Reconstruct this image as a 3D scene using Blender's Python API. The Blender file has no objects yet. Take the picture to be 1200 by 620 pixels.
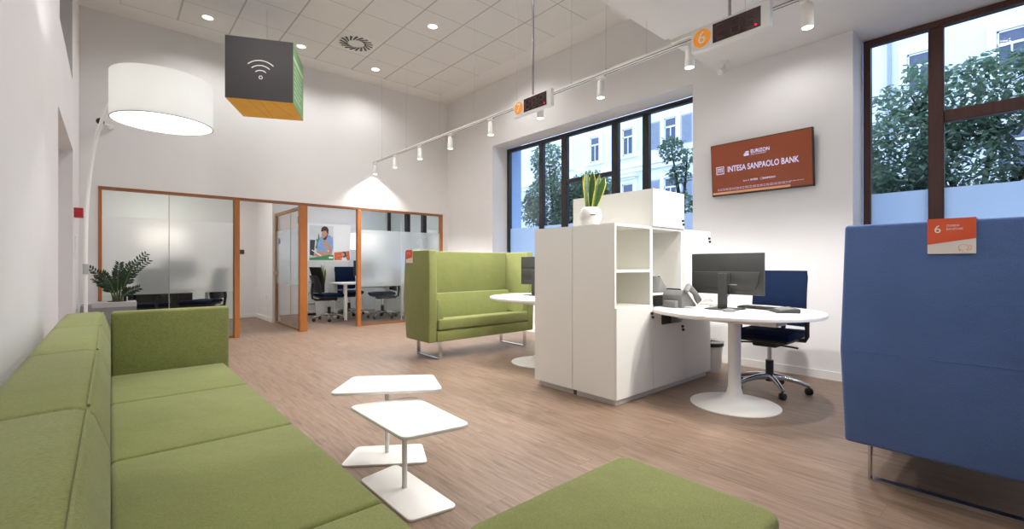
import bpy, bmesh, math, random
from mathutils import Matrix, Vector
random.seed(7)
PI = math.pi
SC = bpy.context.scene
COL = SC.collection

# ------------------------------------------------------------------ materials
def lin(c):
    def f(v):
        v /= 255.0
        return v / 12.92 if v <= 0.04045 else ((v + 0.055) / 1.055) ** 2.4
    return (f(c[0]), f(c[1]), f(c[2]), 1.0)

def newmat(name):
    m = bpy.data.materials.new(name)
    m.use_nodes = True
    nt = m.node_tree
    nt.nodes.clear()
    out = nt.nodes.new('ShaderNodeOutputMaterial')
    return m, nt, out

def N(nt, kind, **kw):
    n = nt.nodes.new(kind)
    for k, v in kw.items():
        if k in n.inputs:
            n.inputs[k].default_value = v
        else:
            setattr(n, k, v)
    return n

def mat(name, rgb, rough=0.5, metal=0.0, var=0.06, vscale=6.0, bump=0.0, bscale=200.0, stretch=(1, 1, 1), spec=0.5, emit=None, estr=0.0):
    m, nt, out = newmat(name)
    b = N(nt, 'ShaderNodeBsdfPrincipled', Roughness=rough, Metallic=metal)
    b.inputs['Specular IOR Level'].default_value = spec
    tc = N(nt, 'ShaderNodeTexCoord')
    mp = N(nt, 'ShaderNodeMapping')
    mp.inputs['Scale'].default_value = stretch
    nt.links.new(tc.outputs['Object'], mp.inputs['Vector'])
    no = N(nt, 'ShaderNodeTexNoise', Scale=vscale, Detail=4.0)
    nt.links.new(mp.outputs['Vector'], no.inputs['Vector'])
    c = lin(rgb)
    mr = N(nt, 'ShaderNodeMapRange')
    mr.inputs[1].default_value = 0.3
    mr.inputs[2].default_value = 0.7
    mr.inputs[3].default_value = 1.0 - var
    mr.inputs[4].default_value = 1.0 + var
    nt.links.new(no.outputs['Fac'], mr.inputs[0])
    mx = N(nt, 'ShaderNodeMix', data_type='RGBA', blend_type='MULTIPLY')
    mx.inputs[0].default_value = 1.0
    mx.inputs[6].default_value = c
    nt.links.new(mr.outputs[0], mx.inputs[7])
    nt.links.new(mx.outputs[2], b.inputs['Base Color'])
    if bump > 0:
        n2 = N(nt, 'ShaderNodeTexNoise', Scale=bscale, Detail=3.0)
        nt.links.new(mp.outputs['Vector'], n2.inputs['Vector'])
        bp = N(nt, 'ShaderNodeBump', Strength=bump, Distance=0.004)
        nt.links.new(n2.outputs['Fac'], bp.inputs['Height'])
        nt.links.new(bp.outputs['Normal'], b.inputs['Normal'])
    if emit:
        b.inputs['Emission Color'].default_value = lin(emit)
        b.inputs['Emission Strength'].default_value = estr
    nt.links.new(b.outputs['BSDF'], out.inputs['Surface'])
    return m

def fabric(name, rgb, dark=0.74):
    m, nt, out = newmat(name)
    b = N(nt, 'ShaderNodeBsdfPrincipled', Roughness=0.95)
    b.inputs['Specular IOR Level'].default_value = 0.15
    b.inputs['Sheen Weight'].default_value = 0.15 if sum(rgb) > 150 else 0.0
    tc = N(nt, 'ShaderNodeTexCoord')
    mp = N(nt, 'ShaderNodeMapping')
    mp.inputs['Scale'].default_value = (1.0, 2.2, 1.0)
    nt.links.new(tc.outputs['Object'], mp.inputs['Vector'])
    n1 = N(nt, 'ShaderNodeTexNoise', Scale=170.0, Detail=3.0, Roughness=0.7)
    n2 = N(nt, 'ShaderNodeTexNoise', Scale=3.0, Detail=3.0)
    nt.links.new(mp.outputs['Vector'], n1.inputs['Vector'])
    nt.links.new(tc.outputs['Object'], n2.inputs['Vector'])
    c = lin(rgb)
    d = tuple(v * dark for v in c[:3]) + (1,)
    l = tuple(min(1, v * (2.0 - dark)) for v in c[:3]) + (1,)
    cr = N(nt, 'ShaderNodeValToRGB')
    cr.color_ramp.elements[0].position = 0.3
    cr.color_ramp.elements[1].position = 0.7
    cr.color_ramp.elements[0].color = d
    cr.color_ramp.elements[1].color = l
    nt.links.new(n1.outputs['Fac'], cr.inputs['Fac'])
    mr = N(nt, 'ShaderNodeMapRange')
    mr.inputs[1].default_value = 0.3; mr.inputs[2].default_value = 0.7
    mr.inputs[3].default_value = 0.93; mr.inputs[4].default_value = 1.06
    nt.links.new(n2.outputs['Fac'], mr.inputs[0])
    mx = N(nt, 'ShaderNodeMix', data_type='RGBA', blend_type='MULTIPLY')
    mx.inputs[0].default_value = 1.0
    nt.links.new(cr.outputs['Color'], mx.inputs[6])
    nt.links.new(mr.outputs[0], mx.inputs[7])
    nt.links.new(mx.outputs[2], b.inputs['Base Color'])
    bp = N(nt, 'ShaderNodeBump', Strength=0.25, Distance=0.003)
    nt.links.new(n1.outputs['Fac'], bp.inputs['Height'])
    n3 = N(nt, 'ShaderNodeTexNoise', Scale=9.0, Detail=2.0)
    nt.links.new(tc.outputs['Object'], n3.inputs['Vector'])
    bp2 = N(nt, 'ShaderNodeBump', Strength=0.25, Distance=0.02)
    nt.links.new(n3.outputs['Fac'], bp2.inputs['Height'])
    nt.links.new(bp.outputs['Normal'], bp2.inputs['Normal'])
    nt.links.new(bp2.outputs['Normal'], b.inputs['Normal'])
    nt.links.new(b.outputs['BSDF'], out.inputs['Surface'])
    return m

def emis(name, rgb, s):
    m, nt, out = newmat(name)
    e = N(nt, 'ShaderNodeEmission', Strength=s)
    e.inputs['Color'].default_value = lin(rgb)
    nt.links.new(e.outputs[0], out.inputs['Surface'])
    return m

def glassmat(name, tint=(245, 250, 250), refl=0.06):
    m, nt, out = newmat(name)
    t = N(nt, 'ShaderNodeBsdfTransparent')
    t.inputs['Color'].default_value = lin(tint)
    g = N(nt, 'ShaderNodeBsdfGlossy', Roughness=0.0)
    fr = N(nt, 'ShaderNodeFresnel', IOR=1.3 + refl)
    mx = N(nt, 'ShaderNodeMixShader')
    nt.links.new(fr.outputs[0], mx.inputs[0])
    nt.links.new(t.outputs[0], mx.inputs[1])
    nt.links.new(g.outputs[0], mx.inputs[2])
    nt.links.new(mx.outputs[0], out.inputs['Surface'])
    return m

def frostmat(name, rgb, clear=0.15, diff=0.35, rough=0.45):
    m, nt, out = newmat(name)
    t = N(nt, 'ShaderNodeBsdfTransparent')
    r = N(nt, 'ShaderNodeBsdfRefraction', Roughness=rough, IOR=1.16)
    r.inputs['Color'].default_value = lin((250, 252, 252))
    d = N(nt, 'ShaderNodeBsdfDiffuse')
    tl = N(nt, 'ShaderNodeBsdfTranslucent')
    d.inputs['Color'].default_value = lin(rgb)
    tl.inputs['Color'].default_value = lin(rgb)
    a = N(nt, 'ShaderNodeMixShader'); a.inputs[0].default_value = 0.6
    nt.links.new(d.outputs[0], a.inputs[1]); nt.links.new(tl.outputs[0], a.inputs[2])
    b = N(nt, 'ShaderNodeMixShader'); b.inputs[0].default_value = diff
    nt.links.new(r.outputs[0], b.inputs[1]); nt.links.new(a.outputs[0], b.inputs[2])
    c = N(nt, 'ShaderNodeMixShader'); c.inputs[0].default_value = 1 - clear
    nt.links.new(t.outputs[0], c.inputs[1]); nt.links.new(b.outputs[0], c.inputs[2])
    nt.links.new(c.outputs[0], out.inputs['Surface'])
    return m

def floormat():
    m, nt, out = newmat('wood_plank_floor')
    b = N(nt, 'ShaderNodeBsdfPrincipled', Roughness=0.42)
    b.inputs['Specular IOR Level'].default_value = 0.35
    tc = N(nt, 'ShaderNodeTexCoord')
    mp = N(nt, 'ShaderNodeMapping')
    mp.inputs['Rotation'].default_value = (0, 0, PI / 2)
    nt.links.new(tc.outputs['Object'], mp.inputs['Vector'])
    br = N(nt, 'ShaderNodeTexBrick', Scale=1.0)
    br.offset = 0.37
    br.inputs['Color1'].default_value = (0.2, 0.2, 0.2, 1)
    br.inputs['Color2'].default_value = (0.8, 0.8, 0.8, 1)
    br.inputs['Mortar'].default_value = (0.0, 0.0, 0.0, 1)
    br.inputs['Mortar Size'].default_value = 0.0012
    br.inputs['Mortar Smooth'].default_value = 0.3
    br.inputs['Brick Width'].default_value = 1.22
    br.inputs['Row Height'].default_value = 0.16
    nt.links.new(mp.outputs['Vector'], br.inputs['Vector'])
    # grain stretched along the plank (world y)
    m2 = N(nt, 'ShaderNodeMapping')
    m2.inputs['Scale'].default_value = (44.0, 3.2, 1.0)
    nt.links.new(tc.outputs['Object'], m2.inputs['Vector'])
    add = N(nt, 'ShaderNodeVectorMath', operation='ADD')
    sc = N(nt, 'ShaderNodeVectorMath', operation='SCALE')
    sc.inputs['Scale'].default_value = 17.0
    nt.links.new(br.outputs['Color'], sc.inputs[0])
    nt.links.new(m2.outputs['Vector'], add.inputs[0])
    nt.links.new(sc.outputs[0], add.inputs[1])
    g1 = N(nt, 'ShaderNodeTexNoise', Scale=1.0, Detail=8.0, Roughness=0.65, Distortion=0.5)
    nt.links.new(add.outputs[0], g1.inputs['Vector'])
    m3 = N(nt, 'ShaderNodeMapping')
    m3.inputs['Scale'].default_value = (150.0, 7.0, 1.0)
    nt.links.new(tc.outputs['Object'], m3.inputs['Vector'])
    g2 = N(nt, 'ShaderNodeTexNoise', Scale=1.0, Detail=5.0, Roughness=0.7)
    nt.links.new(m3.outputs['Vector'], g2.inputs['Vector'])
    cr = N(nt, 'ShaderNodeValToRGB')
    e = cr.color_ramp.elements
    e[0].position = 0.28; e[0].color = lin((102, 83, 68))
    e[1].position = 0.75; e[1].color = lin((154, 131, 113))
    k = cr.color_ramp.elements.new(0.46); k.color = lin((131, 108, 91))
    nt.links.new(g1.outputs['Fac'], cr.inputs['Fac'])
    mr = N(nt, 'ShaderNodeMapRange')
    mr.inputs[1].default_value = 0.3; mr.inputs[2].default_value = 0.7
    mr.inputs[3].default_value = 0.84; mr.inputs[4].default_value = 1.10
    nt.links.new(g2.outputs['Fac'], mr.inputs[0])
    mx = N(nt, 'ShaderNodeMix', data_type='RGBA', blend_type='MULTIPLY')
    mx.inputs[0].default_value = 1.0
    nt.links.new(cr.outputs['Color'], mx.inputs[6]); nt.links.new(mr.outputs[0], mx.inputs[7])
    sep = N(nt, 'ShaderNodeSeparateColor')
    nt.links.new(br.outputs['Color'], sep.inputs[0])
    mr2 = N(nt, 'ShaderNodeMapRange')
    mr2.inputs[1].default_value = 0.2; mr2.inputs[2].default_value = 0.8
    mr2.inputs[3].default_value = 0.93; mr2.inputs[4].default_value = 1.05
    nt.links.new(sep.outputs[0], mr2.inputs[0])
    mx2 = N(nt, 'ShaderNodeMix', data_type='RGBA', blend_type='MULTIPLY')
    mx2.inputs[0].default_value = 1.0
    nt.links.new(mx.outputs[2], mx2.inputs[6]); nt.links.new(mr2.outputs[0], mx2.inputs[7])
    # knots
    vo = N(nt, 'ShaderNodeTexVoronoi', Scale=1.0)
    m4 = N(nt, 'ShaderNodeMapping'); m4.inputs['Scale'].default_value = (3.4, 1.5, 1.0)
    nt.links.new(tc.outputs['Object'], m4.inputs['Vector'])
    nt.links.new(m4.outputs['Vector'], vo.inputs['Vector'])
    kr = N(nt, 'ShaderNodeMapRange')
    kr.inputs[1].default_value = 0.02; kr.inputs[2].default_value = 0.10
    kr.inputs[3].default_value = 0.55; kr.inputs[4].default_value = 1.0
    nt.links.new(vo.outputs['Distance'], kr.inputs[0])
    mx3 = N(nt, 'ShaderNodeMix', data_type='RGBA', blend_type='MULTIPLY')
    mx3.inputs[0].default_value = 1.0
    nt.links.new(mx2.outputs[2], mx3.inputs[6]); nt.links.new(kr.outputs[0], mx3.inputs[7])
    # seams
    mx4 = N(nt, 'ShaderNodeMix', data_type='RGBA')
    nt.links.new(br.outputs['Fac'], mx4.inputs[0])
    nt.links.new(mx3.outputs[2], mx4.inputs[6]); mx4.inputs[7].default_value = lin((112, 80, 62))
    nt.links.new(mx4.outputs[2], b.inputs['Base Color'])
    bp = N(nt, 'ShaderNodeBump', Strength=0.08, Distance=0.002)
    nt.links.new(g2.outputs['Fac'], bp.inputs['Height'])
    nt.links.new(bp.outputs['Normal'], b.inputs['Normal'])
    nt.links.new(b.outputs['BSDF'], out.inputs['Surface'])
    return m

def tilemat(x0, y0, sx, sy):
    """ceiling tiles: lay-in grid with fine metal lines"""
    m, nt, out = newmat('ceiling_tile_grid')
    b = N(nt, 'ShaderNodeBsdfPrincipled', Roughness=0.9)
    tc = N(nt, 'ShaderNodeTexCoord')
    sp = N(nt, 'ShaderNodeSeparateXYZ')
    nt.links.new(tc.outputs['Object'], sp.inputs[0])
    def line(o, off, step, half):
        a = N(nt, 'ShaderNodeMath', operation='SUBTRACT'); a.inputs[1].default_value = off
        nt.links.new(sp.outputs[o], a.inputs[0])
        p = N(nt, 'ShaderNodeMath', operation='PINGPONG'); p.inputs[1].default_value = step / 2
        nt.links.new(a.outputs[0], p.inputs[0])
        l = N(nt, 'ShaderNodeMath', operation='LESS_THAN'); l.inputs[1].default_value = half
        nt.links.new(p.outputs[0], l.inputs[0])
        return l
    lx = line(0, x0, sx, 0.010)
    ly = line(1, y0, sy, 0.005)
    mxx = N(nt, 'ShaderNodeMath', operation='MAXIMUM')
    nt.links.new(lx.outputs[0], mxx.inputs[0]); nt.links.new(ly.outputs[0], mxx.inputs[1])
    no = N(nt, 'ShaderNodeTexNoise', Scale=120.0, Detail=2.0)
    nt.links.new(tc.outputs['Object'], no.inputs['Vector'])
    cr = N(nt, 'ShaderNodeValToRGB')
    cr.color_ramp.elements[0].color = lin((222, 219, 214)); cr.color_ramp.elements[1].color = lin((234, 231, 226))
    nt.links.new(no.outputs['Fac'], cr.inputs['Fac'])
    mx = N(nt, 'ShaderNodeMix', data_type='RGBA')
    nt.links.new(mxx.outputs[0], mx.inputs[0])
    nt.links.new(cr.outputs['Color'], mx.inputs[6]); mx.inputs[7].default_value = lin((186, 176, 166))
    nt.links.new(mx.outputs[2], b.inputs['Base Color'])
    nt.links.new(b.outputs['BSDF'], out.inputs['Surface'])
    return m

M = {}
M['wall'] = mat('white_wall_paint', (234, 232, 232), 0.85, var=0.012, vscale=2.0, bump=0.05, bscale=300)
M['ceil'] = mat('white_gypsum', (233, 230, 226), 0.9, var=0.01, vscale=2.0)
M['tile'] = tilemat(3.06, 7.0, 0.595, 0.605)
M['floor'] = floormat()
M['base'] = mat('white_skirting', (240, 238, 235), 0.5, var=0.01)
M['lam'] = mat('white_laminate', (240, 239, 234), 0.38, var=0.01, vscale=2)
M['lamw'] = mat('warm_white_laminate', (246, 243, 228), 0.4, var=0.01, vscale=2)
M['plinth'] = mat('pale_grey_plinth', (212, 208, 204), 0.45, var=0.02)
M['white'] = mat('white_powder_coat', (242, 240, 236), 0.35, var=0.01, vscale=3)
M['wplastic'] = mat('white_plastic', (238, 238, 236), 0.4, var=0.01)
M['green'] = fabric('green_wool', (130, 136, 80))
M['blue'] = fabric('blue_wool', (84, 108, 158))
M['navy'] = fabric('navy_chair_fabric', (13, 27, 54))
M['blackfab'] = fabric('black_mesh_fabric', (34, 34, 36))
M['black'] = mat('black_plastic', (24, 24, 26), 0.5, var=0.1, vscale=20)
M['dark'] = mat('dark_grey_plastic', (50, 50, 50), 0.5, var=0.06, vscale=15)
M['screen'] = mat('dark_screen', (14, 15, 18), 0.12, var=0.05)
M['grey'] = mat('grey_phone_plastic', (128, 128, 128), 0.45, var=0.05, vscale=20)
M['ltgrey'] = mat('light_grey_plastic', (172, 172, 172), 0.45, var=0.04)
M['chrome'] = mat('polished_chrome', (205, 208, 214), 0.14, 1.0, var=0.03)
M['steel'] = mat('brushed_steel', (165, 166, 170), 0.32, 1.0, var=0.05, vscale=30)
M['oak'] = mat('orange_stained_wood', (168, 100, 42), 0.45, var=0.16, vscale=8, stretch=(12, 12, 0.7))
M['oakh'] = mat('orange_stained_wood_rail', (138, 82, 42), 0.45, var=0.16, vscale=8, stretch=(0.7, 12, 12))
M['frame_b'] = mat('near_black_window_timber', (30, 22, 22), 0.4, var=0.25, vscale=10, stretch=(8, 8, 0.6))
M['frame_r'] = mat('dark_red_brown_window_timber', (66, 36, 28), 0.4, var=0.25, vscale=10, stretch=(8, 8, 0.6))
M['glass'] = glassmat('clear_glass', (246, 250, 252), -0.08)
M['oglass'] = glassmat('clear_partition_glass', (238, 247, 245), 0.04)
M['gedge'] = mat('green_glass_edge', (96, 140, 128), 0.2, var=0.05)
M['frost'] = frostmat('frosted_partition_film', (222, 230, 230), 0.02, 0.5, 0.7)
M['film'] = frostmat('frosted_window_film', (206, 222, 240), 0.0, 0.94, 0.6)
M['shade'] = None
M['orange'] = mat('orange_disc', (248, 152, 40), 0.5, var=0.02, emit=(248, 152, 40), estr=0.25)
M['orange2'] = mat('orange_red_card', (224, 88, 48), 0.5, var=0.03)
M['cardw'] = mat('white_card', (236, 228, 222), 0.55, var=0.02)
M['led'] = mat('dark_led_panel', (44, 12, 16), 0.25, var=0.1, vscale=10)
M['ledseg'] = mat('unlit_led_segment', (60, 17, 21), 0.4, var=0.1)
M['leddot'] = emis('red_led_dot', (255, 30, 70), 2.2)
M['char'] = mat('charcoal_panel', (66, 63, 66), 0.7, var=0.03)
M['cgreen'] = mat('sage_green_panel', (128, 172, 120), 0.7, var=0.03)
M['cgreend'] = mat('teal_panel', (70, 140, 120), 0.7, var=0.03)
M['ochre'] = mat('ochre_panel', (250, 186, 34), 0.6, var=0.05)
M['ochred'] = mat('ochre_seam', (214, 148, 26), 0.6, var=0.05)
M['print'] = mat('white_print', (244, 242, 240), 0.6, var=0.01)
M['tvor'] = mat('orange_tv_picture', (104, 44, 18), 0.4, var=0.05, vscale=3, emit=(168, 74, 26), estr=0.24)
M['tvtxt'] = emis('tv_lettering', (222, 222, 255), 1.0)
M['tvglow'] = mat('tv_lower_band', (196, 140, 100), 0.5, var=0.1, emit=(200, 140, 100), estr=0.35)
M['red'] = mat('red_plastic', (176, 22, 38), 0.4, var=0.03)
M['leaf'] = mat('zz_leaf', (18, 50, 24), 0.3, var=0.4, vscale=15)
M['stem'] = mat('zz_stem', (74, 96, 44), 0.5, var=0.2)
M['snake'] = mat('snake_plant_leaf', (54, 88, 34), 0.4, var=0.45, vscale=40, stretch=(0.3, 0.3, 2.5))
M['snakey'] = mat('snake_plant_yellow_margin', (206, 204, 74), 0.4, var=0.1)
M['soil'] = mat('dark_soil', (50, 38, 30), 0.9, var=0.3, vscale=40)
M['planter'] = mat('grey_planter', (128, 128, 130), 0.5, var=0.04)
M['brownpanel'] = mat('dark_brown_panel', (52, 42, 42), 0.5, var=0.2, vscale=6, stretch=(1, 1, 14))
M['facade'] = mat('pale_render_facade', (224, 226, 232), 0.9, var=0.03, vscale=0.6)
M['trimf'] = mat('white_stone_trim', (236, 238, 244), 0.85, var=0.03)
M['shut'] = mat('grey_blue_shutter', (158, 166, 182), 0.7, var=0.05)
M['fpane'] = mat('far_window_glass', (62, 74, 96), 0.15, var=0.3, vscale=2.0)
M['fblind'] = mat('far_window_blind', (92, 96, 118), 0.7, var=0.1)
def leaf_mat():
    m, nt, out = newmat('street_tree_leaves')
    tc = N(nt, 'ShaderNodeTexCoord'); no = N(nt, 'ShaderNodeTexNoise', Scale=3.0, Detail=5.0)
    nt.links.new(tc.outputs['Object'], no.inputs['Vector'])
    cr = N(nt, 'ShaderNodeValToRGB')
    cr.color_ramp.elements[0].position = 0.3; cr.color_ramp.elements[1].position = 0.7
    cr.color_ramp.elements[0].color = lin((98, 120, 94)); cr.color_ramp.elements[1].color = lin((156, 172, 140))
    nt.links.new(no.outputs['Fac'], cr.inputs['Fac'])
    d = N(nt, 'ShaderNodeBsdfDiffuse'); t = N(nt, 'ShaderNodeBsdfTranslucent'); g = N(nt, 'ShaderNodeBsdfGlossy', Roughness=0.5)
    nt.links.new(cr.outputs[0], d.inputs['Color']); nt.links.new(cr.outputs[0], t.inputs['Color'])
    a = N(nt, 'ShaderNodeMixShader'); a.inputs[0].default_value = 0.45
    nt.links.new(d.outputs[0], a.inputs[1]); nt.links.new(t.outputs[0], a.inputs[2])
    b = N(nt, 'ShaderNodeMixShader'); b.inputs[0].default_value = 0.05
    nt.links.new(a.outputs[0], b.inputs[1]); nt.links.new(g.outputs[0], b.inputs[2])
    nt.links.new(b.outputs[0], out.inputs['Surface'])
    return m
M['tree'] = leaf_mat()
M['bark'] = mat('street_tree_bark', (70, 60, 52), 0.9, var=0.3, vscale=8)
M['asph'] = mat('street_asphalt', (120, 122, 126), 0.9, var=0.08)
M['outer'] = mat('outer_wall_render', (168, 196, 238), 0.9, var=0.03)
M['downl'] = emis('downlight_lens', (255, 250, 240), 6.0)
M['spotl'] = emis('spot_lens', (255, 250, 242), 14.0)
M['diffuser'] = emis('lamp_diffuser', (255, 253, 248), 3.0)
M['skin'] = mat('print_skin', (206, 150, 124), 0.6, var=0.08, vscale=20)
M['hair'] = mat('print_hair', (70, 46, 38), 0.6, var=0.1)
M['shirt'] = mat('print_blue_shirt', (138, 166, 212), 0.6, var=0.14, vscale=18)
M['pgreen'] = mat('print_green', (66, 138, 84), 0.6, var=0.05)
M['pgrey'] = mat('print_pale_room', (214, 216, 218), 0.6, var=0.06)
M['pdark'] = mat('print_dark_chair', (56, 58, 66), 0.6, var=0.1)
M['ppink'] = mat('print_fruit', (214, 108, 66), 0.6, var=0.5, vscale=30)
M['fab_dark'] = fabric('dark_green_wool', (84, 98, 46))  # darker green wool for the sofa and bench bases

def shade_mat():
    m, nt, out = newmat('white_lamp_shade')
    d = N(nt, 'ShaderNodeBsdfDiffuse'); d.inputs['Color'].default_value = lin((246, 247, 246))
    t = N(nt, 'ShaderNodeBsdfTranslucent'); t.inputs['Color'].default_value = lin((246, 246, 244))
    tc = N(nt, 'ShaderNodeTexCoord')
    no = N(nt, 'ShaderNodeTexNoise', Scale=120.0)
    nt.links.new(tc.outputs['Object'], no.inputs['Vector'])
    bp = N(nt, 'ShaderNodeBump', Strength=0.1, Distance=0.002)
    nt.links.new(no.outputs['Fac'], bp.inputs['Height'])
    nt.links.new(bp.outputs['Normal'], d.inputs['Normal'])
    x = N(nt, 'ShaderNodeMixShader'); x.inputs[0].default_value = 0.3
    nt.links.new(d.outputs[0], x.inputs[1]); nt.links.new(t.outputs[0], x.inputs[2])
    nt.links.new(x.outputs[0], out.inputs['Surface'])
    return m
M['shade'] = shade_mat()

# ------------------------------------------------------------------ mesh helpers
def merge(bm, tmp, mtx=None):
    if mtx is not None:
        bmesh.ops.transform(tmp, matrix=mtx, verts=tmp.verts)
    me = bpy.data.meshes.new('tmp')
    tmp.to_mesh(me); tmp.free()
    bm.from_mesh(me)
    bpy.data.meshes.remove(me)
    return bm

def B():
    return bmesh.new()

def box(bm, x0, x1, y0, y1, z0, z1, bev=0.0, seg=2, mtx=None):
    t = bmesh.new()
    v = [t.verts.new(p) for p in ((x0, y0, z0), (x1, y0, z0), (x1, y1, z0), (x0, y1, z0), (x0, y0, z1), (x1, y0, z1), (x1, y1, z1), (x0, y1, z1))]
    for f in ((0, 3, 2, 1), (4, 5, 6, 7), (0, 1, 5, 4), (1, 2, 6, 5), (2, 3, 7, 6), (3, 0, 4, 7)):
        t.faces.new([v[i] for i in f])
    if bev > 0:
        bmesh.ops.bevel(t, geom=list(t.edges), offset=bev, segments=seg, profile=0.5, affect='EDGES')
    return merge(bm, t, mtx)

def prism(bm, pts, axis, a0, a1, bev=0.0, seg=2, mtx=None):
    """polygon pts in the two other axes, extruded along axis from a0 to a1"""
    t = bmesh.new()
    def P(p, a):
        return {'x': (a, p[0], p[1]), 'y': (p[0], a, p[1]), 'z': (p[0], p[1], a)}[axis]
    lo = [t.verts.new(P(p, a0)) for p in pts]
    hi = [t.verts.new(P(p, a1)) for p in pts]
    n = len(pts)
    t.faces.new(lo); t.faces.new(hi)
    for i in range(n):
        t.faces.new((lo[i], lo[(i + 1) % n], hi[(i + 1) % n], hi[i]))
    bmesh.ops.recalc_face_normals(t, faces=t.faces)
    if bev > 0:
        bmesh.ops.bevel(t, geom=list(t.edges), offset=bev, segments=seg, profile=0.5, affect='EDGES')
    return merge(bm, t, mtx)

def poly(bm, pts):
    """flat polygon from 3-D points"""
    bm.faces.new([bm.verts.new(p) for p in pts])
    return bm

def lathe(bm, prof, n=32, cx=0, cy=0, mtx=None, cap=True):
    t = bmesh.new()
    rings = []
    for r, z in prof:
        rings.append([t.verts.new((cx + r * math.cos(2 * PI * i / n), cy + r * math.sin(2 * PI * i / n), z)) for i in range(n)])
    for a, b in zip(rings, rings[1:]):
        for i in range(n):
            t.faces.new((a[i], a[(i + 1) % n], b[(i + 1) % n], b[i]))
    if cap:
        t.faces.new(rings[0][::-1]); t.faces.new(rings[-1])
    bmesh.ops.recalc_face_normals(t, faces=t.faces)
    return merge(bm, t, mtx)

def cyl(bm, r, z0, z1, cx=0, cy=0, n=24, mtx=None):
    return lathe(bm, [(r, z0), (r, z1)], n, cx, cy, mtx)

def tube(bm, pts, r, n=10, rads=None):
    pts = [Vector(p) for p in pts]
    t = bmesh.new()
    rings = []
    up = None
    for i, p in enumerate(pts):
        d = (pts[min(i + 1, len(pts) - 1)] - pts[max(i - 1, 0)]).normalized()
        if up is None:
            up = Vector((0, 0, 1)) if abs(d.z) < 0.9 else Vector((1, 0, 0))
        a = d.cross(up).normalized()
        b = a.cross(d).normalized()
        up = b
        rr = rads[i] if rads else r
        rings.append([t.verts.new(p + a * rr * math.cos(2 * PI * k / n) + b * rr * math.sin(2 * PI * k / n)) for k in range(n)])
    for a, b in zip(rings, rings[1:]):
        for k in range(n):
            t.faces.new((a[k], a[(k + 1) % n], b[(k + 1) % n], b[k]))
    t.faces.new(rings[0][::-1]); t.faces.new(rings[-1])
    bmesh.ops.recalc_face_normals(t, faces=t.faces)
    return merge(bm, t)

def ell(bm, c, rad, u=20, v=12, mtx=None):
    t = bmesh.new()
    bmesh.ops.create_uvsphere(t, u_segments=u, v_segments=v, radius=1.0)
    bmesh.ops.transform(t, matrix=Matrix.Translation(c) @ Matrix.Diagonal((*rad, 1)), verts=t.verts)
    return merge(bm, t, mtx)

def bez(p0, p1, p2, p3, n=12):
    o = []
    for i in range(n + 1):
        t = i / n; u = 1 - t
        o.append(tuple(u**3 * a + 3 * u * u * t * b + 3 * u * t * t * c + t**3 * d for a, b, c, d in zip(p0, p1, p2, p3)))
    return o

_dg = None
def text(bm, s, size, mtx, align='LEFT', extr=0.0, bold=0.0, sx=1.0):
    cu = bpy.data.curves.new('t', 'FONT')
    cu.body = s; cu.size = size; cu.align_x = align; cu.align_y = 'CENTER'
    cu.extrude = extr; cu.offset = bold; cu.resolution_u = 3
    o = bpy.data.objects.new('t', cu)
    COL.objects.link(o)
    bpy.context.view_layer.update()
    dg = bpy.context.evaluated_depsgraph_get()
    me = bpy.data.meshes.new_from_object(o.evaluated_get(dg))
    t = bmesh.new(); t.from_mesh(me)
    bpy.data.objects.remove(o); bpy.data.curves.remove(cu); bpy.data.meshes.remove(me)
    return merge(bm, t, mtx @ Matrix.Diagonal((sx, 1, 1, 1)))

def face_mx(x, y, z):
    """a plane facing -x whose reading direction runs toward -y"""
    return Matrix(((0, 0, -1, x), (-1, 0, 0, y), (0, 1, 0, z), (0, 0, 0, 1)))

def face_my(x, y, z):
    """a plane facing -y whose reading direction runs toward +x"""
    return Matrix(((1, 0, 0, x), (0, 0, -1, y), (0, 1, 0, z), (0, 0, 0, 1)))

def disc(bm, mtx, r, n=40, rx=None):
    rx = rx or r
    bm.faces.new([bm.verts.new(mtx @ Vector((rx * math.cos(2 * PI * i / n), r * math.sin(2 * PI * i / n), 0))) for i in range(n)])

def arc(bm, mtx, r, w, a0, a1, n=18):
    prev = None
    for i in range(n + 1):
        a = a0 + (a1 - a0) * i / n
        p = bm.verts.new(mtx @ Vector(((r - w / 2) * math.cos(a), (r - w / 2) * math.sin(a), 0)))
        q = bm.verts.new(mtx @ Vector(((r + w / 2) * math.cos(a), (r + w / 2) * math.sin(a), 0)))
        if prev:
            bm.faces.new((prev[0], prev[1], q, p))
        prev = (p, q)

def rect(bm, mtx, x0, x1, y0, y1):
    bm.faces.new([bm.verts.new(mtx @ Vector(p)) for p in ((x0, y0, 0), (x1, y0, 0), (x1, y1, 0), (x0, y1, 0))])

def ob(name, bm, m, parent=None, smooth=None):
    me = bpy.data.meshes.new(name)
    bm.to_mesh(me); bm.free()
    me.materials.append(m)
    if smooth is not None:
        for p in me.polygons:
            p.use_smooth = True
        if smooth > 0:
            try:
                me.set_sharp_from_angle(angle=math.radians(smooth))
            except Exception:
                pass
    o = bpy.data.objects.new(name, me)
    COL.objects.link(o)
    if parent:
        o.parent = parent
    return o

def tag(o, label=None, cat=None, group=None, kind=None):
    if label: o['label'] = label
    if cat: o['category'] = cat
    if group: o['group'] = group
    if kind: o['kind'] = kind
    return o

def thing(name, label, cat, loc=(0, 0, 0), rz=0.0, group=None):
    o = bpy.data.objects.new(name, None)
    o.empty_display_size = 0.1
    COL.objects.link(o)
    o.location = loc; o.rotation_euler = (0, 0, rz)
    return tag(o, label, cat, group)

def struct(name, bm, m, parent=None, smooth=None):
    o = ob(name, bm, m, parent, smooth)
    if not parent:
        o['kind'] = 'structure'
    return o

def sempty(name):
    o = bpy.data.objects.new(name, None); COL.objects.link(o); o['kind'] = 'structure'
    return o

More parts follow.
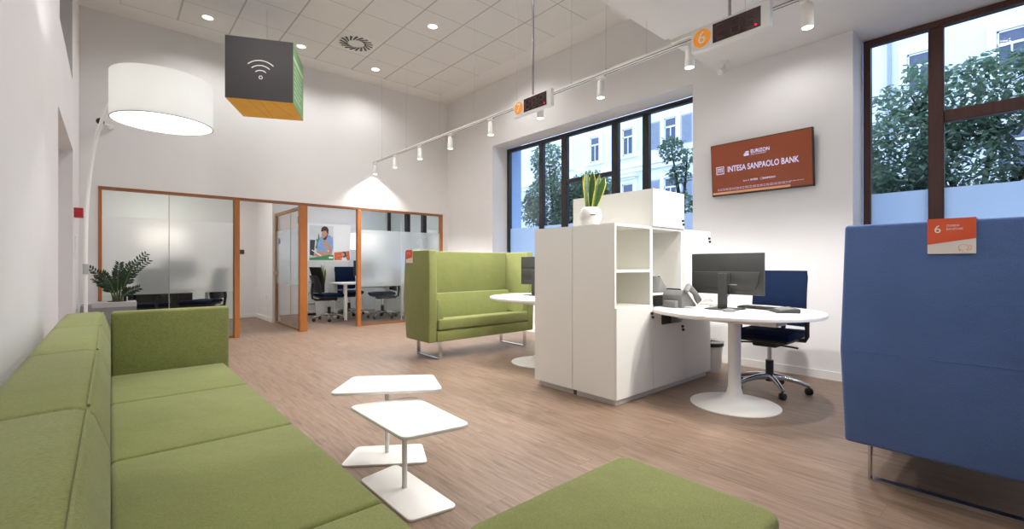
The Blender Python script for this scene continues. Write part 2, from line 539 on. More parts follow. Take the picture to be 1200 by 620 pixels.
def dup(root, loc=None, rz=None, label=None, group=None):
    def rec(o, par):
        c = o.copy(); COL.objects.link(c)
        if par: c.parent = par
        for ch in list(o.children):
            rec(ch, c)
        return c
    r = rec(root, None)
    if loc is not None: r.location = loc
    if rz is not None: r.rotation_euler = (0, 0, rz)
    if label: r['label'] = label
    if group: r['group'] = group
    return r

# ------------------------------------------------------------------ setting
ZC = 4.417          # main ceiling
XW = 5.25           # window wall
YP = 8.01           # glazed partition plane
YB = 10.9           # back wall of the offices
XL = -0.30          # left wall
YN = -2.6           # wall behind the camera
SOF, YS = 3.32, 2.39  # lowered ceiling near the camera

b = B(); box(b, -1.0, 6.1, YN - 0.2, YB + 0.2, -0.12, 0.0)
struct('floor', b, M['floor'])

# left wall with recess and high window opening
b = B()
T = 0.7
box(b, XL - T, XL, YN, 4.90, 0, ZC)
box(b, XL - T, XL, 6.72, YB, 0, ZC)
box(b, XL - T, XL, 4.90, 6.72, 2.33, 3.05)
box(b, XL - T, XL, 4.90, 5.04, 3.05, ZC)
box(b, XL - T, XL, 6.64, 6.72, 3.05, ZC)
box(b, XL - T, XL - 0.45, 4.90, 6.72, 0, 2.33)
struct('wall_left', b, M['wall'])
w = sempty('window_3')
b = B(); box(b, -0.52, -0.46, 5.04, 5.12, 3.05, ZC); box(b, -0.52, -0.46, 6.56, 6.64, 3.05, ZC); box(b, -0.52, -0.46, 5.12, 6.56, 3.05, 3.12)
box(b, -0.52, -0.46, 5.80, 5.86, 3.12, ZC)
ob('window_frame', b, M['frame_b'], w)
b = B(); box(b, -0.50, -0.49, 5.12, 5.80, 3.12, ZC); box(b, -0.50, -0.49, 5.86, 6.56, 3.12, ZC)
ob('window_pane', b, M['screen'], w)
b = B()
prism(b, [(2.70, 2.19), (3.02, 2.20), (3.02, 2.185), (2.70, 2.175)], 'x', XL - 0.001, XL + 0.004)
prism(b, [(3.47, 2.335), (3.67, 2.32), (3.67, 2.31), (3.47, 2.325)], 'x', XL - 0.001, XL + 0.003)

b.free()

# far wall above the glazed partition
b = B()
box(b, XL, XW, YP, YP + 0.10, 2.135, ZC)
box(b, XL, -0.125, YP, YP + 0.10, 0, 2.135)
box(b, 5.13, XW, YP, YP + 0.10, 0, 2.135)
struct('wall_far', b, M['wall'])

# window wall with two openings in the main hall and one in the far office
b = B()
X2 = 5.62
WZ0, WZ1 = 0.9, 3.27
def wallstrip(y0, y1, z0, z1):
    box(b, XW, X2, y0, y1, z0, z1)
wallstrip(1.125, 2.70, 0, ZC)
wallstrip(6.53, 8.40, 0, ZC)
wallstrip(2.70, 6.53, 0, WZ0); wallstrip(2.70, 6.53, WZ1 + 0.01, ZC)
wallstrip(-1.7, 1.125, 0, WZ0); wallstrip(-1.7, 1.125, SOF, ZC)
wallstrip(YN, -1.7, 0, ZC)
wallstrip(8.40, 10.86, 0, WZ0); wallstrip(8.40, 10.86, 2.95, ZC); wallstrip(10.86, YB, 0, ZC)
struct('wall_right', b, M['wall'])

b = B(); box(b, XL - T, X2, YB, YB + 0.15, 0, ZC)
struct('wall_back', b, M['wall'])
b = B(); box(b, XL - T, X2, YN - 0.15, YN, 0, ZC)
struct('wall_near', b, M['wall'])
# office ceilings
b = B(); box(b, XL, XW, YP + 0.10, YB, 2.72, 2.80)
struct('ceiling_office', b, M['ceil'])
# inner office wall (carries on from the glazed door side)
b = B(); box(b, 2.33, 2.45, 9.62, YB, 0, 2.72)
struct('wall_office', b, M['wall'])

# main ceiling: gypsum border, tile field slightly below
b = B(); box(b, XL - T, X2, YN, YB, ZC, ZC + 0.15)
struct('ceiling', b, M['ceil'])
b = B(); box(b, 0.09, 4.835, YS, 7.62, ZC - 0.006, ZC + 0.02)
struct('ceiling_tiles', b, M['tile'])
# lowered ceiling toward the camera with one shallow slot
b = B()
box(b, XL, 4.09, YN, YS, SOF, SOF + 0.35)
box(b, 4.20, XW, YN, YS, SOF, SOF + 0.35)
box(b, 4.09, 4.20, YN, YS, SOF + 0.035, SOF + 0.35)
struct('ceiling_soffit', b, M['ceil'])

# skirting
b = B(); box(b, XW - 0.015, XW, 1.125 - 3.5, YP, 0, 0.08); struct('baseboard_right', b, M['base'])
b = B(); box(b, XL, XL + 0.014, YN, 4.90, 0, 0.08); box(b, XL, XL + 0.014, 6.72, YP, 0, 0.08); struct('baseboard_left', b, M['base'])
b = B(); box(b, XL, XW, YB - 0.014, YB, 0, 0.08); struct('baseboard_back', b, M['base'])
b = B(); box(b, 2.316, 2.33, 9.62, YB, 0, 0.08); box(b, 2.316, 2.45, 9.606, 9.62, 0, 0.08); struct('baseboard_office', b, M['base'])

# ---- windows
def window(name, y0, y1, z0, z1, mulls, trans, fm, filmz, xf=5.60):
    w = sempty(name)
    f = B()
    x0, x1 = xf, xf + 0.07
    t = 0.058
    box(f, x0, x1, y0, y1, z1 - t, z1); box(f, x0, x1, y0, y1, z0, z0 + t)
    box(f, x0, x1, y0, y0 + t, z0 + t, z1 - t); box(f, x0, x1, y1 - t, y1, z0 + t, z1 - t)
    for yc, wd in mulls:
        box(f, x0 - 0.012, x1, yc - wd / 2, yc + wd / 2, z0 + t, z1 - t, 0.006, 1)
    for ya, yb, zc, h in trans:
        box(f, x0 - 0.006, x1, ya, yb, zc - h / 2, zc + h / 2, 0.006, 1)
    ob('window_frame', f, fm, w)
    edges = sorted([y0 + t] + [v for yc, wd in mulls for v in (yc - wd / 2, yc + wd / 2)] + [y1 - t])
    for a, c in zip(edges[0::2], edges[1::2]):
        g = B(); poly(g, [(xf + 0.035, a, filmz), (xf + 0.035, c, filmz), (xf + 0.035, c, z1 - t), (xf + 0.035, a, z1 - t)])
        ob('window_pane', g, M['glass'], w)
        g = B(); poly(g, [(xf + 0.035, a, z0 + t), (xf + 0.035, c, z0 + t), (xf + 0.035, c, filmz), (xf + 0.035, a, filmz)])
        fo = ob('frosted_film', g, M['film'], w)
    return w
window('window_1', 2.70, 6.53, 0.9, 3.265, [(5.626, 0.085), (5.09, 0.115), (4.085, 0.11), (3.567, 0.095)], [(4.14, 5.033, 2.47, 0.065)], M['frame_b'], 1.78)
window('window_2', -1.7, 1.115, 0.9, 3.315, [(0.585, 0.105), (-0.75, 0.105)], [(-0.7, 0.533, 2.44, 0.105)], M['frame_r'], 1.805)
window('window_4', 8.40, 10.86, 0.9, 2.95, [(9.12, 0.11), (9.88, 0.13)], [], M['frame_b'], 1.35, 5.30)

# outer reveals of the facade
b = B()
for (a, c) in ((6.55, 7.9), (1.14, 2.68), (-2.6, -1.72)):
    box(b, 5.68, 5.98, a, c, -0.3, 5.2)
box(b, 5.68, 6.05, -2.6, 12, 3.45, 5.2); box(b, 5.68, 6.05, -2.6, 12, -0.3, 0.88)
struct('wall_outside', b, M['outer'])
b = B(); box(b, 6.05, 40, -30, 60, -0.5, -0.3)
struct('street_ground', b, M['asph'])

# ---- glazed partition
part = sempty('window_5')
f = B()
zt = 2.135
box(f, -0.122, 5.125, YP - 0.01, YP + 0.07, zt - 0.038, zt)
ob('partition_head_rail', f, M['oakh'], part)
for (x0, x1, y1) in ((-0.122, -0.085, 0.07), (1.412, 1.485, 0.07), (2.352, 2.474, 0.09), (3.330, 3.398, 0.07), (5.075, 5.125, 0.07)):
    f = B(); box(f, x0, x1, YP - 0.012, YP + y1, 0, zt - 0.038, 0.004, 1)
    ob('partition_post', f, M['oak'], part)
f = B(); box(f, -0.085, 1.412, YP, YP + 0.06, 0, 0.035); box(f, 3.398, 5.075, YP, YP + 0.06, 0, 0.035)
ob('partition_bottom_rail', f, M['oakh'], part)
FR0, FR1 = 0.705, 1.745
def glazed(x0, x1, joint=None):
    y = YP + 0.03
    for (z0, z1, n, m) in ((0.035, FR0, 'partition_pane', 'oglass'), (FR1, zt - 0.038, 'partition_pane', 'oglass'), (FR0, FR1, 'frosted_film', 'frost')):
        g = B(); poly(g, [(x0, y, z0), (x1, y, z0), (x1, y, z1), (x0, y, z1)])
        ob(n, g, M[m], part)
    if joint:
        g = B(); box(g, joint - 0.004, joint + 0.004, y - 0.006, y + 0.006, 0.035, zt - 0.038)
        ob('glass_joint', g, M['ltgrey'], part)
glazed(-0.085, 1.412, 0.62)
glazed(3.398, 5.075, 4.21)
g = B(); box(g, 1.400, 1.412, YP + 0.02, YP + 0.04, 0.035, zt - 0.038); ob('glass_edge', g, M['gedge'], part)
# clear pane between door post and next post is an open doorway head; glazed side (along y) with the door
door = sempty('door_1')
xd = 2.395
f = B()
box(f, xd - 0.02, xd + 0.02, 8.10, 8.135, 0.0, zt - 0.05); box(f, xd - 0.02, xd + 0.02, 9.565, 9.615, 0, zt - 0.05)
box(f, xd - 0.02, xd + 0.02, 8.135, 9.565, zt - 0.10, zt - 0.05); box(f, xd - 0.02, xd + 0.02, 8.135, 9.565, 0.0, 0.035)
ob('door_frame', f, mat('pale_brown_door_frame', (150, 112, 78), 0.45, var=0.1), door)
g = B(); poly(g, [(xd, 8.135, 0.035), (xd, 9.565, 0.035), (xd, 9.565, FR0 + 0.05), (xd, 8.135, FR0 + 0.05)]); ob('door_glass', g, M['oglass'], door)
g = B(); poly(g, [(xd, 8.135, FR1), (xd, 9.565, FR1), (xd, 9.565, zt - 0.1), (xd, 8.135, zt - 0.1)]); ob('door_glass', g, M['oglass'], door)
g = B(); poly(g, [(xd, 8.135, FR0 + 0.05), (xd, 9.565, FR0 + 0.05), (xd, 9.565, FR1), (xd, 8.135, FR1)])
ob('frosted_film', g, frostmat('thin_door_film', (216, 232, 226), 0.55, 0.6, 0.3), door)
g = B(); box(g, xd - 0.005, xd + 0.005, 8.66, 8.668, 0.035, zt - 0.1); ob('glass_joint', g, M['ltgrey'], door)
g = B(); box(g, xd - 0.04, xd - 0.02, 9.40, 9.52, 0.93, 0.97, 0.004); box(g, xd - 0.075, xd - 0.02, 9.50, 9.52, 0.94, 0.96); tube(g, [(xd - 0.075, 9.52, 0.95), (xd - 0.075, 9.36, 0.95)], 0.011)
ob('door_handle', g, M['steel'], door)
g = B(); box(g, xd - 0.03, xd + 0.005, 8.10, 8.17, 1.80, 1.92, 0.004); ob('door_hinge', g, M['dark'], door)
g = B(); poly(g, [(xd - 0.006, 9.42, 1.50), (xd - 0.006, 9.30, 1.50), (xd - 0.006, 9.30, 1.60), (xd - 0.006, 9.42, 1.60)]); ob('door_sticker', g, mat('blue_door_sticker', (40, 66, 130), 0.5), door)

# ------------------------------------------------------------------ green sectional sofa on the left
sofa = thing('sectional_sofa', 'long green upholstered sofa along the left wall with low back and one square end arm', 'sofa', (0, 0, 0))
for (y0, y1) in ((3.03, 3.785), (2.15, 3.022), (1.27, 2.142), (0.39, 1.262), (-0.49, 0.382)):
    b = B(); box(b, 0.0, 0.605, y0, y1, 0.20, 0.425, 0.016, 3); ob('seat', b, M['green'], sofa, 40)
for (y0, y1) in ((3.07, 3.92), (2.205, 3.066), (1.335, 2.20), (0.46, 1.33), (-0.42, 0.455)):
    b = B()
    prism(b, [(-0.235, 0.22), (-0.235, 0.775), (-0.20, 0.815), (-0.055, 0.82), (-0.028, 0.805), (0.0, 0.715), (0.0, 0.22)], 'y', y0, y1, 0.014, 3)
    ob('backrest', b, M['green'], sofa, 40)
    s = B(); tube(s, [(-0.036, y0 + 0.02, 0.8125), (-0.036, (y0 + y1) / 2, 0.8135), (-0.036, y1 - 0.02, 0.8125)], 0.004, 6); ob('piping', s, M['green'], sofa.children[-1])
b = B(); box(b, 0.002, 0.638, 3.79, 3.905, 0.20, 0.818, 0.018, 3); ob('armrest', b, M['green'], sofa, 40)
b = B(); box(b, -0.22, 0.59, -0.45, 3.88, 0.10, 0.199); ob('base_frame', b, M['fab_dark'], sofa)
for (x, y) in ((0.5, 3.7), (-0.15, 3.7), (0.5, 1.7), (-0.15, 1.7), (0.5, -0.3), (-0.15, -0.3)):
    b = B(); cyl(b, 0.022, 0, 0.10, x, y, 16); ob('leg', b, M['steel'], sofa)

bench = thing('upholstered_bench', 'green upholstered backless bench with rounded corners in the front of the picture', 'bench', (1.03, 0.72, 0))
b = B(); prism(b, [(-0.345, -0.26), (0.385, -0.26), (0.385, 0.275), (-0.345, 0.275)], 'z', 0.20, 0.425)
for e in b.edges: pass
bmesh.ops.bevel(b, geom=[e for e in b.edges if abs(e.verts[0].co.z - e.verts[1].co.z) > 0.1], offset=0.05, segments=5, profile=0.5, affect='EDGES')
bmesh.ops.bevel(b, geom=[e for e in b.edges if e.verts[0].co.z > 0.42 and e.verts[1].co.z > 0.42], offset=0.018, segments=3, profile=0.5, affect='EDGES')
ob('seat', b, M['green'], bench, 50)
b = B(); box(b, -0.33, 0.37, -0.24, 0.255, 0.10, 0.199, 0.02, 2); ob('base_frame', b, M['fab_dark'], bench)
s = B()
pp = [(0.352, -0.262, 0.405), (0.366, -0.24, 0.415), (0.382, 0.0, 0.408), (0.366, 0.25, 0.413)]
tube(s, [(0.383, -0.2, 0.40), (0.384, 0.0, 0.40), (0.383, 0.22, 0.40)], 0.004, 6); ob('piping', s, M['green'], bench)
for (x, y) in ((-0.28, -0.2), (0.32, -0.2), (-0.28, 0.2), (0.32, 0.2)):
    b = B(); cyl(b, 0.02, 0, 0.10, x, y, 16); ob('leg', b, M['steel'], bench)

# ------------------------------------------------------------------ coffee tables
def rounded(pts, r, n=6):
    out = []
    k = len(pts)
    for i in range(k):
        p = Vector(pts[i]); a = (Vector(pts[i - 1]) - p).normalized(); c = (Vector(pts[(i + 1) % k]) - p).normalized()
        ang = a.angle(c); d = r / math.tan(ang / 2)
        p0, p1 = p + a * d, p + c * d
        for j in range(n + 1):
            t = j / n
            q = p0 * (1 - t) ** 2 + p * 2 * t * (1 - t) + p1 * t * t
            out.append((q.x, q.y))
    return out
def coffee_table(loc, z, top, basep, label):
    t = thing('coffee_table', label, 'coffee table', loc, 0, 'low white coffee tables')
    b = B(); prism(b, [(x - loc[0], y - loc[1]) for x, y in rounded(top, 0.05)], 'z', z - 0.017, z, 0.004, 2); ob('tabletop', b, M['white'], t, 40)
    b = B(); cyl(b, 0.013, 0.012, z - 0.017, 0, 0, 20); ob('pole', b, M['white'], t, 40)
    b = B(); prism(b, [(x - loc[0], y - loc[1]) for x, y in rounded(basep, 0.035)], 'z', 0.0, 0.012, 0.003, 2); ob('base', b, M['white'], t, 40)
    return t
coffee_table((1.097, 2.060, 0), 0.38, [(0.933, 2.365), (1.283, 2.292), (1.259, 1.716), (0.936, 1.768)], [(0.966, 2.289), (1.195, 2.335), (1.201, 1.742), (0.97, 1.777)], 'nearer low white coffee table with an angular top, in front of the other one')
coffee_table((1.225, 2.515, 0), 0.43, [(0.872, 2.48), (1.125, 2.765), (1.520, 2.482), (1.380, 2.150)], [(0.947, 2.516), (1.127, 2.712), (1.448, 2.494), (1.334, 2.237)], 'farther low white coffee table, slightly taller, its top overlapping behind the near one')

# ------------------------------------------------------------------ high-back booths
def tag_card(parent, x, yc, z1, num, w=0.158, h=0.153, small=False):
    c = B(); box(c, x - 0.006, x + 0.0, yc - w / 2, yc + w / 2, z1 - h, z1 + 0.006, 0.001, 1); box(c, x - 0.006, x + 0.10, yc - w / 2, yc + w / 2, z1 + 0.001, z1 + 0.006)
    card = ob('number_card', c, M['cardw'], parent)
    F = face_mx(x - 0.007, yc, z1)
    o = B(); o.faces.new([o.verts.new(F @ Vector(p)) for p in ((-w / 2, 0.006, 0), (w / 2, 0.006, 0), (w / 2, -h * 0.56, 0), (-w / 2, -h * 0.72, 0))][::-1])
    ob('orange_field', o, M['orange2'], card)
    t = B(); F2 = face_mx(x - 0.0085, yc, z1)
    text(t, num, 0.050, F2 @ Matrix.Translation((-w * 0.36, -h * 0.28, 0)))
    text(t, 'OSEBNI', 0.0125, F2 @ Matrix.Translation((-w * 0.10, -h * 0.18, 0)))
    text(t, 'BANČNIK', 0.0125, F2 @ Matrix.Translation((-w * 0.10, -h * 0.28, 0)))
    ob('lettering', t, M['print'], card)
    i = B(); F3 = F2 @ Matrix.Translation((w * 0.25, -h * 0.82, 0))
    arc(i, F3 @ Matrix.Diagonal((1.25, 1, 1, 1)), 0.013, 0.0012, -PI * 0.35, PI * 1.5, 22)
    arc(i, F3 @ Matrix.Translation((0.013, -0.001, 0)), 0.012, 0.0012, -PI * 0.55, PI * 0.42, 14)
    rect(i, F3, -0.014, -0.012, -0.016, -0.008)
    ob('bubble_icon', i, M['orange2'], card)
def booth(x0, y0, fab, mir, ds, label, num, cy, leg0, leg1, dz=0.0):
    """local: front edge at y = 0, depth runs toward +y (or -y when mir is -1)"""
    t = thing('high_back_booth_sofa', label, 'booth sofa', (x0, y0, 0))
    L, W = 1.67, 0.11
    def Y(pts): return [(mir * ds * p[0], p[1] + (dz if p[1] > 1.2 else dz * 0.3)) for p in pts]
    def pr(pts, a0, a1, bev, name):
        b = B(); prism(b, Y(pts), 'x', a0, a1, bev, 3); ob(name, b, fab, t, 40)
    for s in (0, 1):
        a0, a1 = (0, W) if s == 0 else (L - W, L)
        b = B(); prism(b, Y([(0.010, 0.205), (-0.006, 0.672), (0.010, 1.285), (0.575, 1.285), (0.620, 0.672), (0.545, 0.205)]), 'x', a0, a1, 0.016, 3); pn = ob('side_panel', b, fab, t, 40)
        b = B(); xo = a0 - 0.0005 if s == 0 else a1 + 0.0005
        tube(b, [(xo, mir * ds * 0.004, 0.672 + dz * 0.3), (xo, mir * ds * 0.61, 0.672 + dz * 0.3)], 0.0014, 6); ob('seam', b, fab, pn)
        if s == 0: q = [(W, 0.44), (W + 0.10, 0.46), (W + 0.045, 0.70), (W, 0.715)]
        else: q = [(L - W, 0.44), (L - W - 0.10, 0.46), (L - W - 0.045, 0.70), (L - W, 0.715)]
        ya, yb = sorted((mir * 0.01, mir * 0.40 * ds))
        b = B(); prism(b, q, 'y', ya, yb, 0.012, 3); ob('arm_pad', b, fab, t, 40)
    pr([(0.465, 0.672), (0.465, 1.283), (0.573, 1.283), (0.618, 0.672)], W, L - W, 0.012, 'upper_back_panel')
    pr([(0.44, 0.207), (0.46, 0.672), (0.618, 0.672), (0.543, 0.207)], W, L - W, 0.012, 'lower_back_panel')
    pr([(0.33, 0.44), (0.385, 0.755), (0.46, 0.755), (0.45, 0.44)], W + 0.01, L - W - 0.01, 0.018, 'back_cushion')
    pr([(-0.006, 0.207), (-0.006, 0.335), (0.43, 0.335), (0.43, 0.207)], W, L - W, 0.012, 'seat_base')
    pr([(-0.02, 0.342), (-0.02, 0.475), (0.38, 0.445), (0.38, 0.342)], W + 0.012, L - W - 0.012, 0.022, 'seat_cushion')
    for xs in (0.13, L - 0.19):
        b = B()
        for (u0, u1, z0, z1) in ((leg0, leg0 + 0.011, 0.0, 0.208), (leg1, leg1 + 0.011, 0.0, 0.210), (leg0 + 0.011, leg1, 0.0, 0.010)):
            ya, yb = sorted((mir * u0, mir * u1)); box(b, xs, xs + 0.045, ya, yb, z0, z1)
        ob('sled_leg', b, M['chrome'], t)
    tag_card(t, -0.001, cy, 1.287 + dz, num)
    return t
booth(2.755, 4.59, M['green'], 1, 1.0, 'green high-back booth sofa on chrome sled legs beside the glass partition', '7', 0.455, 0.0, 0.50)
booth(2.83, 0.655, M['blue'], -1, 1.3, 'blue high-back booth sofa seen from its side at the right edge', '6', -0.410, 0.085, 0.72, 0.032)

# ------------------------------------------------------------------ cabinets
CX0, CY0, CY1, CZ = 2.97, 2.167, 3.05, 1.443
CM = 2.603
w3 = [2.97, 3.49, 4.015, 4.54]
def lockpair(parent, x, y, z):
    for (dx, dz) in ((0.0, 0.0), (0.012, -0.032)):
        b = B(); lathe(b, [(0.011, 0), (0.013, 0.006), (0.010, 0.016), (0.0005, 0.018)], 14, mtx=face_my(x + dx, y, z + dz)); o = ob('lock_knob', b, M['black'], parent, 40)
t = 0.02
for side in (0, 1):
    if side == 0: ya, yb = CY0, CM - 0.003
    else: ya, yb = CM + 0.003, CY1
    fy = ya if side == 0 else yb            # front face
    sgn = 1 if side == 0 else -1
    if side == 0:
        u = thing('open_shelf_cabinet', 'tall white cabinet end bay with two open shelves above a door, facing the camera side', 'cabinet', (0, 0, 0), 0, 'white divider cabinets')
    else:
        u = thing('divider_cabinet', 'tall white cabinet standing back to back behind the open-shelf cabinets, facing the green booth', 'cabinet', (0, 0, 0), 0, 'white divider cabinets')
    def plinth(x0, x1, u):
        b = B(); box(b, x0, x1, min(ya, yb) + 0.012, max(ya, yb) - 0.02, 0, 0.05); ob('plinth', b, M['plinth'], u)
    if side == 0: plinth(3.0, w3[1], u)
    else: plinth(3.0, 4.51, u)
    if side == 0:
        # bay one: carcass, open niche above z .765
        def carcass(x0, x1, u, zlow):
            b = B()
            box(b, x0, x0 + t, ya, yb, 0.05, CZ); box(b, x1 - t, x1, ya, yb, 0.05, CZ)
            box(b, x0 + t, x1 - t, ya, yb, CZ - t, CZ); box(b, x0 + t, x1 - t, ya, yb, 0.05, 0.07)
            box(b, x0 + t, x1 - t, yb - 0.015, yb, 0.07, CZ - t)
            return b
        ob('carcass', carcass(w3[0], w3[1], u, 0), M['lam'], u)
        b = B(); box(b, w3[0] + t, w3[1] - t, ya + 0.004, yb - 0.016, 1.052, 1.074); ob('shelf', b, M['lamw'], u)
        b = B(); box(b, w3[0] + t, w3[1] - t, ya + 0.022, yb - 0.016, 0.750, 0.770); ob('shelf', b, M['lamw'], u)
        b = B(); box(b, w3[0] + 0.001, w3[1] - 0.001, ya - 0.018, ya - 0.001, 0.052, 0.772); d = ob('door', b, M['lam'], u)
        lockpair(d, w3[1] - 0.03, ya - 0.018, 0.70)
        # bay two: open niche above the desk
        u2 = thing('niche_cabinet', 'tall white cabinet bay holding a shelf with a device, beside the round desk', 'cabinet', (0, 0, 0), 0, 'white divider cabinets')
        ob('carcass', carcass(w3[1], w3[2], u2, 0), M['lam'], u2); plinth(w3[1], w3[2], u2)
        b = B(); box(b, w3[1] + t, w3[2] - t, ya + 0.03, yb - 0.016, 0.845, 0.865); ob('shelf', b, M['lamw'], u2)
        b = B()
        prism(b, [(w3[1] + 0.001, 0.052), (w3[2] - 0.001, 0.052), (w3[2] - 0.001, 0.728), (w3[2] - 0.03, 0.728), (w3[2] - 0.03, 0.60), (w3[2] - 0.045, 0.585), (w3[1] + 0.145, 0.585), (w3[1] + 0.13, 0.60), (w3[1] + 0.13, 0.728), (w3[1] + 0.001, 0.728)], 'y', ya - 0.018, ya - 0.001)
        d = ob('door', b, M['lam'], u2); lockpair(d, w3[2] - 0.04, ya - 0.018, 0.545)
        b = B(); box(b, w3[1] + 0.10, w3[2] - t, ya + 0.10, ya + 0.115, 0.50, 0.74); ob('cutout_back', b, mat('brown_grey_board', (104, 98, 88), 0.7), u2)
        # bay three: full door
        u3 = thing('door_cabinet', 'tall white cabinet bay closed by a full-height door, nearest the window wall', 'cabinet', (0, 0, 0), 0, 'white divider cabinets')
        ob('carcass', carcass(w3[2], w3[3], u3, 0), M['lam'], u3); plinth(w3[2], 4.51, u3)
        b = B(); box(b, w3[2] + 0.001, w3[3] - 0.001, ya - 0.018, ya - 0.001, 0.052, CZ); d = ob('door', b, M['lam'], u3); lockpair(d, w3[3] - 0.02 - 0.02, ya - 0.018, 1.375)
    else:
        b = B(); box(b, w3[0], w3[3], ya, yb, 0.05, CZ); ob('carcass', b, M['lam'], u)
        for k in range(3):
            b = B(); box(b, w3[k] + 0.002, w3[k + 1] - 0.002, yb + 0.001, yb + 0.018, 0.052, CZ - 0.002); d = ob('door', b, M['lam'], u)
            g = B(); lathe(g, [(0.011, 0), (0.013, 0.006), (0.010, 0.016)], 14, mtx=Matrix.Translation((w3[k + 1] - 0.04, yb + 0.018, 0.8)) @ Matrix.Rotation(-PI / 2, 4, 'X')); ob('lock_knob', g, M['black'], d)
ub = thing('top_cabinet', 'white box cabinet set across the top of the white divider cabinets', 'cabinet', (3.49, CY0, CZ + 0.001))
b = B(); box(b, 0.0, 0.525, 0.0, 0.883, 0.0, 0.325); ob('carcass', b, M['lam'], ub)
b = B(); box(b, 0.001, 0.524, -0.018, -0.001, 0.002, 0.325); d = ob('door', b, M['lam'], ub)
for (dx, dz) in ((0.49, 0.075), (0.502, 0.043)):
    g = B(); lathe(g, [(0.011, 0), (0.013, 0.006), (0.010, 0.016)], 14, mtx=face_my(dx, -0.018, dz)); ob('lock_knob', g, M['black'], d)

# snake plant on the cabinet
sp = thing('potted_snake_plant', 'yellow-edged snake plant in a round white pot on the white cabinet', 'plant', (3.085, 2.50, CZ + 0.001))
b = B(); lathe(b, [(0.045, 0), (0.072, 0.015), (0.090, 0.055), (0.094, 0.085), (0.085, 0.13), (0.066, 0.158), (0.060, 0.160), (0.058, 0.15), (0.058, 0.14)], 32)
ob('pot', b, M['wplastic'], sp, 60)
F = Matrix.Rotation(math.radians(-39), 4, 'Z') @ Matrix.Translation((-0.02, -0.0935, 0.085)) @ Matrix.Rotation(PI / 2, 4, 'X')
b = B(); box(b, -0.021, 0.021, -0.0975, -0.091, 0.084, 0.091, mtx=Matrix.Rotation(math.radians(-39), 4, 'Z')); ob('pot_mark', b, M['dark'], sp)
b = B(); cyl(b, 0.057, 0.138, 0.143, n=24); ob('soil', b, M['soil'], sp)
def blade(base, tip, width, bend, face):
    """a long flat tapering leaf: two meshes, green body and yellow margin"""
    g, y = B(), B()
    n = 12
    base, tip = Vector(base), Vector(tip)
    side = Vector((math.cos(face), math.sin(face), 0))
    nor = side.cross((tip - base).normalized())
    pr = None
    for i in range(n + 1):
        t = i / n
        c = base.lerp(tip, t) + Vector(bend) * (t * t)
        w = width * (0.45 + 1.0 * math.sin(min(1.0, t * 1.12 + 0.12) * PI * 0.62)) * (1.0 if t < 0.72 else max(0.03, 1 - ((t - 0.72) / 0.28) ** 1.6)) * 0.72
        rows = [c - side * w, c - side * w * 0.74 + nor * 0.002, c + nor * 0.006, c + side * w * 0.74 + nor * 0.002, c + side * w]
        if pr:
            for k in range(4):
                tgt = y if k in (0, 3) else g
                tgt.faces.new([tgt.verts.new(p) for p in (pr[k], pr[k + 1], rows[k + 1], rows[k])])
        pr = rows
    bmesh.ops.remove_doubles(g, verts=g.verts, dist=1e-5); bmesh.ops.remove_doubles(y, verts=y.verts, dist=1e-5)
    return g, y
A = math.radians(-41)
rx = lambda a, z: (a * math.cos(A), a * math.sin(A), z)
for (b0, t0, wd, fa) in ((-0.020, -0.062, 0.020, A), (-0.030, -0.034, 0.034, A + 0.4), (0.0, 0.020, 0.032, A - 0.5), (0.022, 0.078, 0.024, A + 0.5), (0.030, 0.120, 0.036, A - 0.1), (0.01, 0.05, 0.02, A + 1.0)):
    h = {-0.062: 0.45, -0.034: 0.475, 0.020: 0.47, 0.078: 0.445, 0.120: 0.425, 0.05: 0.36}[t0]
    g, y = blade(rx(b0, 0.142), rx(t0, h), wd, (0, 0, 0), fa)
    lf = ob('leaf', g, M['snake'], sp, 0)
    ob('leaf_margin', y, M['snakey'], lf, 0)

# ------------------------------------------------------------------ round desks
def desk(cx, cy, label, cut=None):
    t = thing('round_desk', label, 'desk', (cx, cy, 0), 0, 'white pedestal desks')
    R, z = 0.65, 0.74
    pts = []
    for i in range(96):
        a = 2 * PI * i / 96
        x, y = R * math.cos(a), R * math.sin(a)
        if cut == 'front':
            lim = CY0 - 0.022 - cy
            if y > lim:
                if w3[1] + 0.03 < cx + x < w3[2] - 0.03: y = min(y, lim + 0.11)
                else: y = lim
        pts.append((x, y))
    b = B(); prism(b, pts, 'z', z - 0.028, z, 0.004, 2); ob('tabletop', b, M['white'], t, 40)
    b = B(); lathe(b, [(0.33, 0), (0.33, 0.006), (0.30, 0.012), (0.20, 0.026), (0.11, 0.045), (0.062, 0.085), (0.049, 0.14), (0.047, 0.30), (0.047, z - 0.028)], 48, -0.15, -0.07); ob('pedestal', b, M['white'], t, 40)
    b = B(); box(b, -0.30, -0.10, -0.425, 0.33, z - 0.078, z - 0.028, 0.004, 1); ob('cable_tray', b, M['white'], t)
    b = B(); box(b, -0.295, -0.105, -0.432, -0.4255, z - 0.074, z - 0.03); ob('socket_box', b, M['ltgrey'], t)
    return t
desk(3.90, 1.65, 'round white pedestal desk beside the blue office chair', 'front')
desk(3.85, 3.80, 'round white pedestal desk half hidden behind the cabinets, near the green booth')

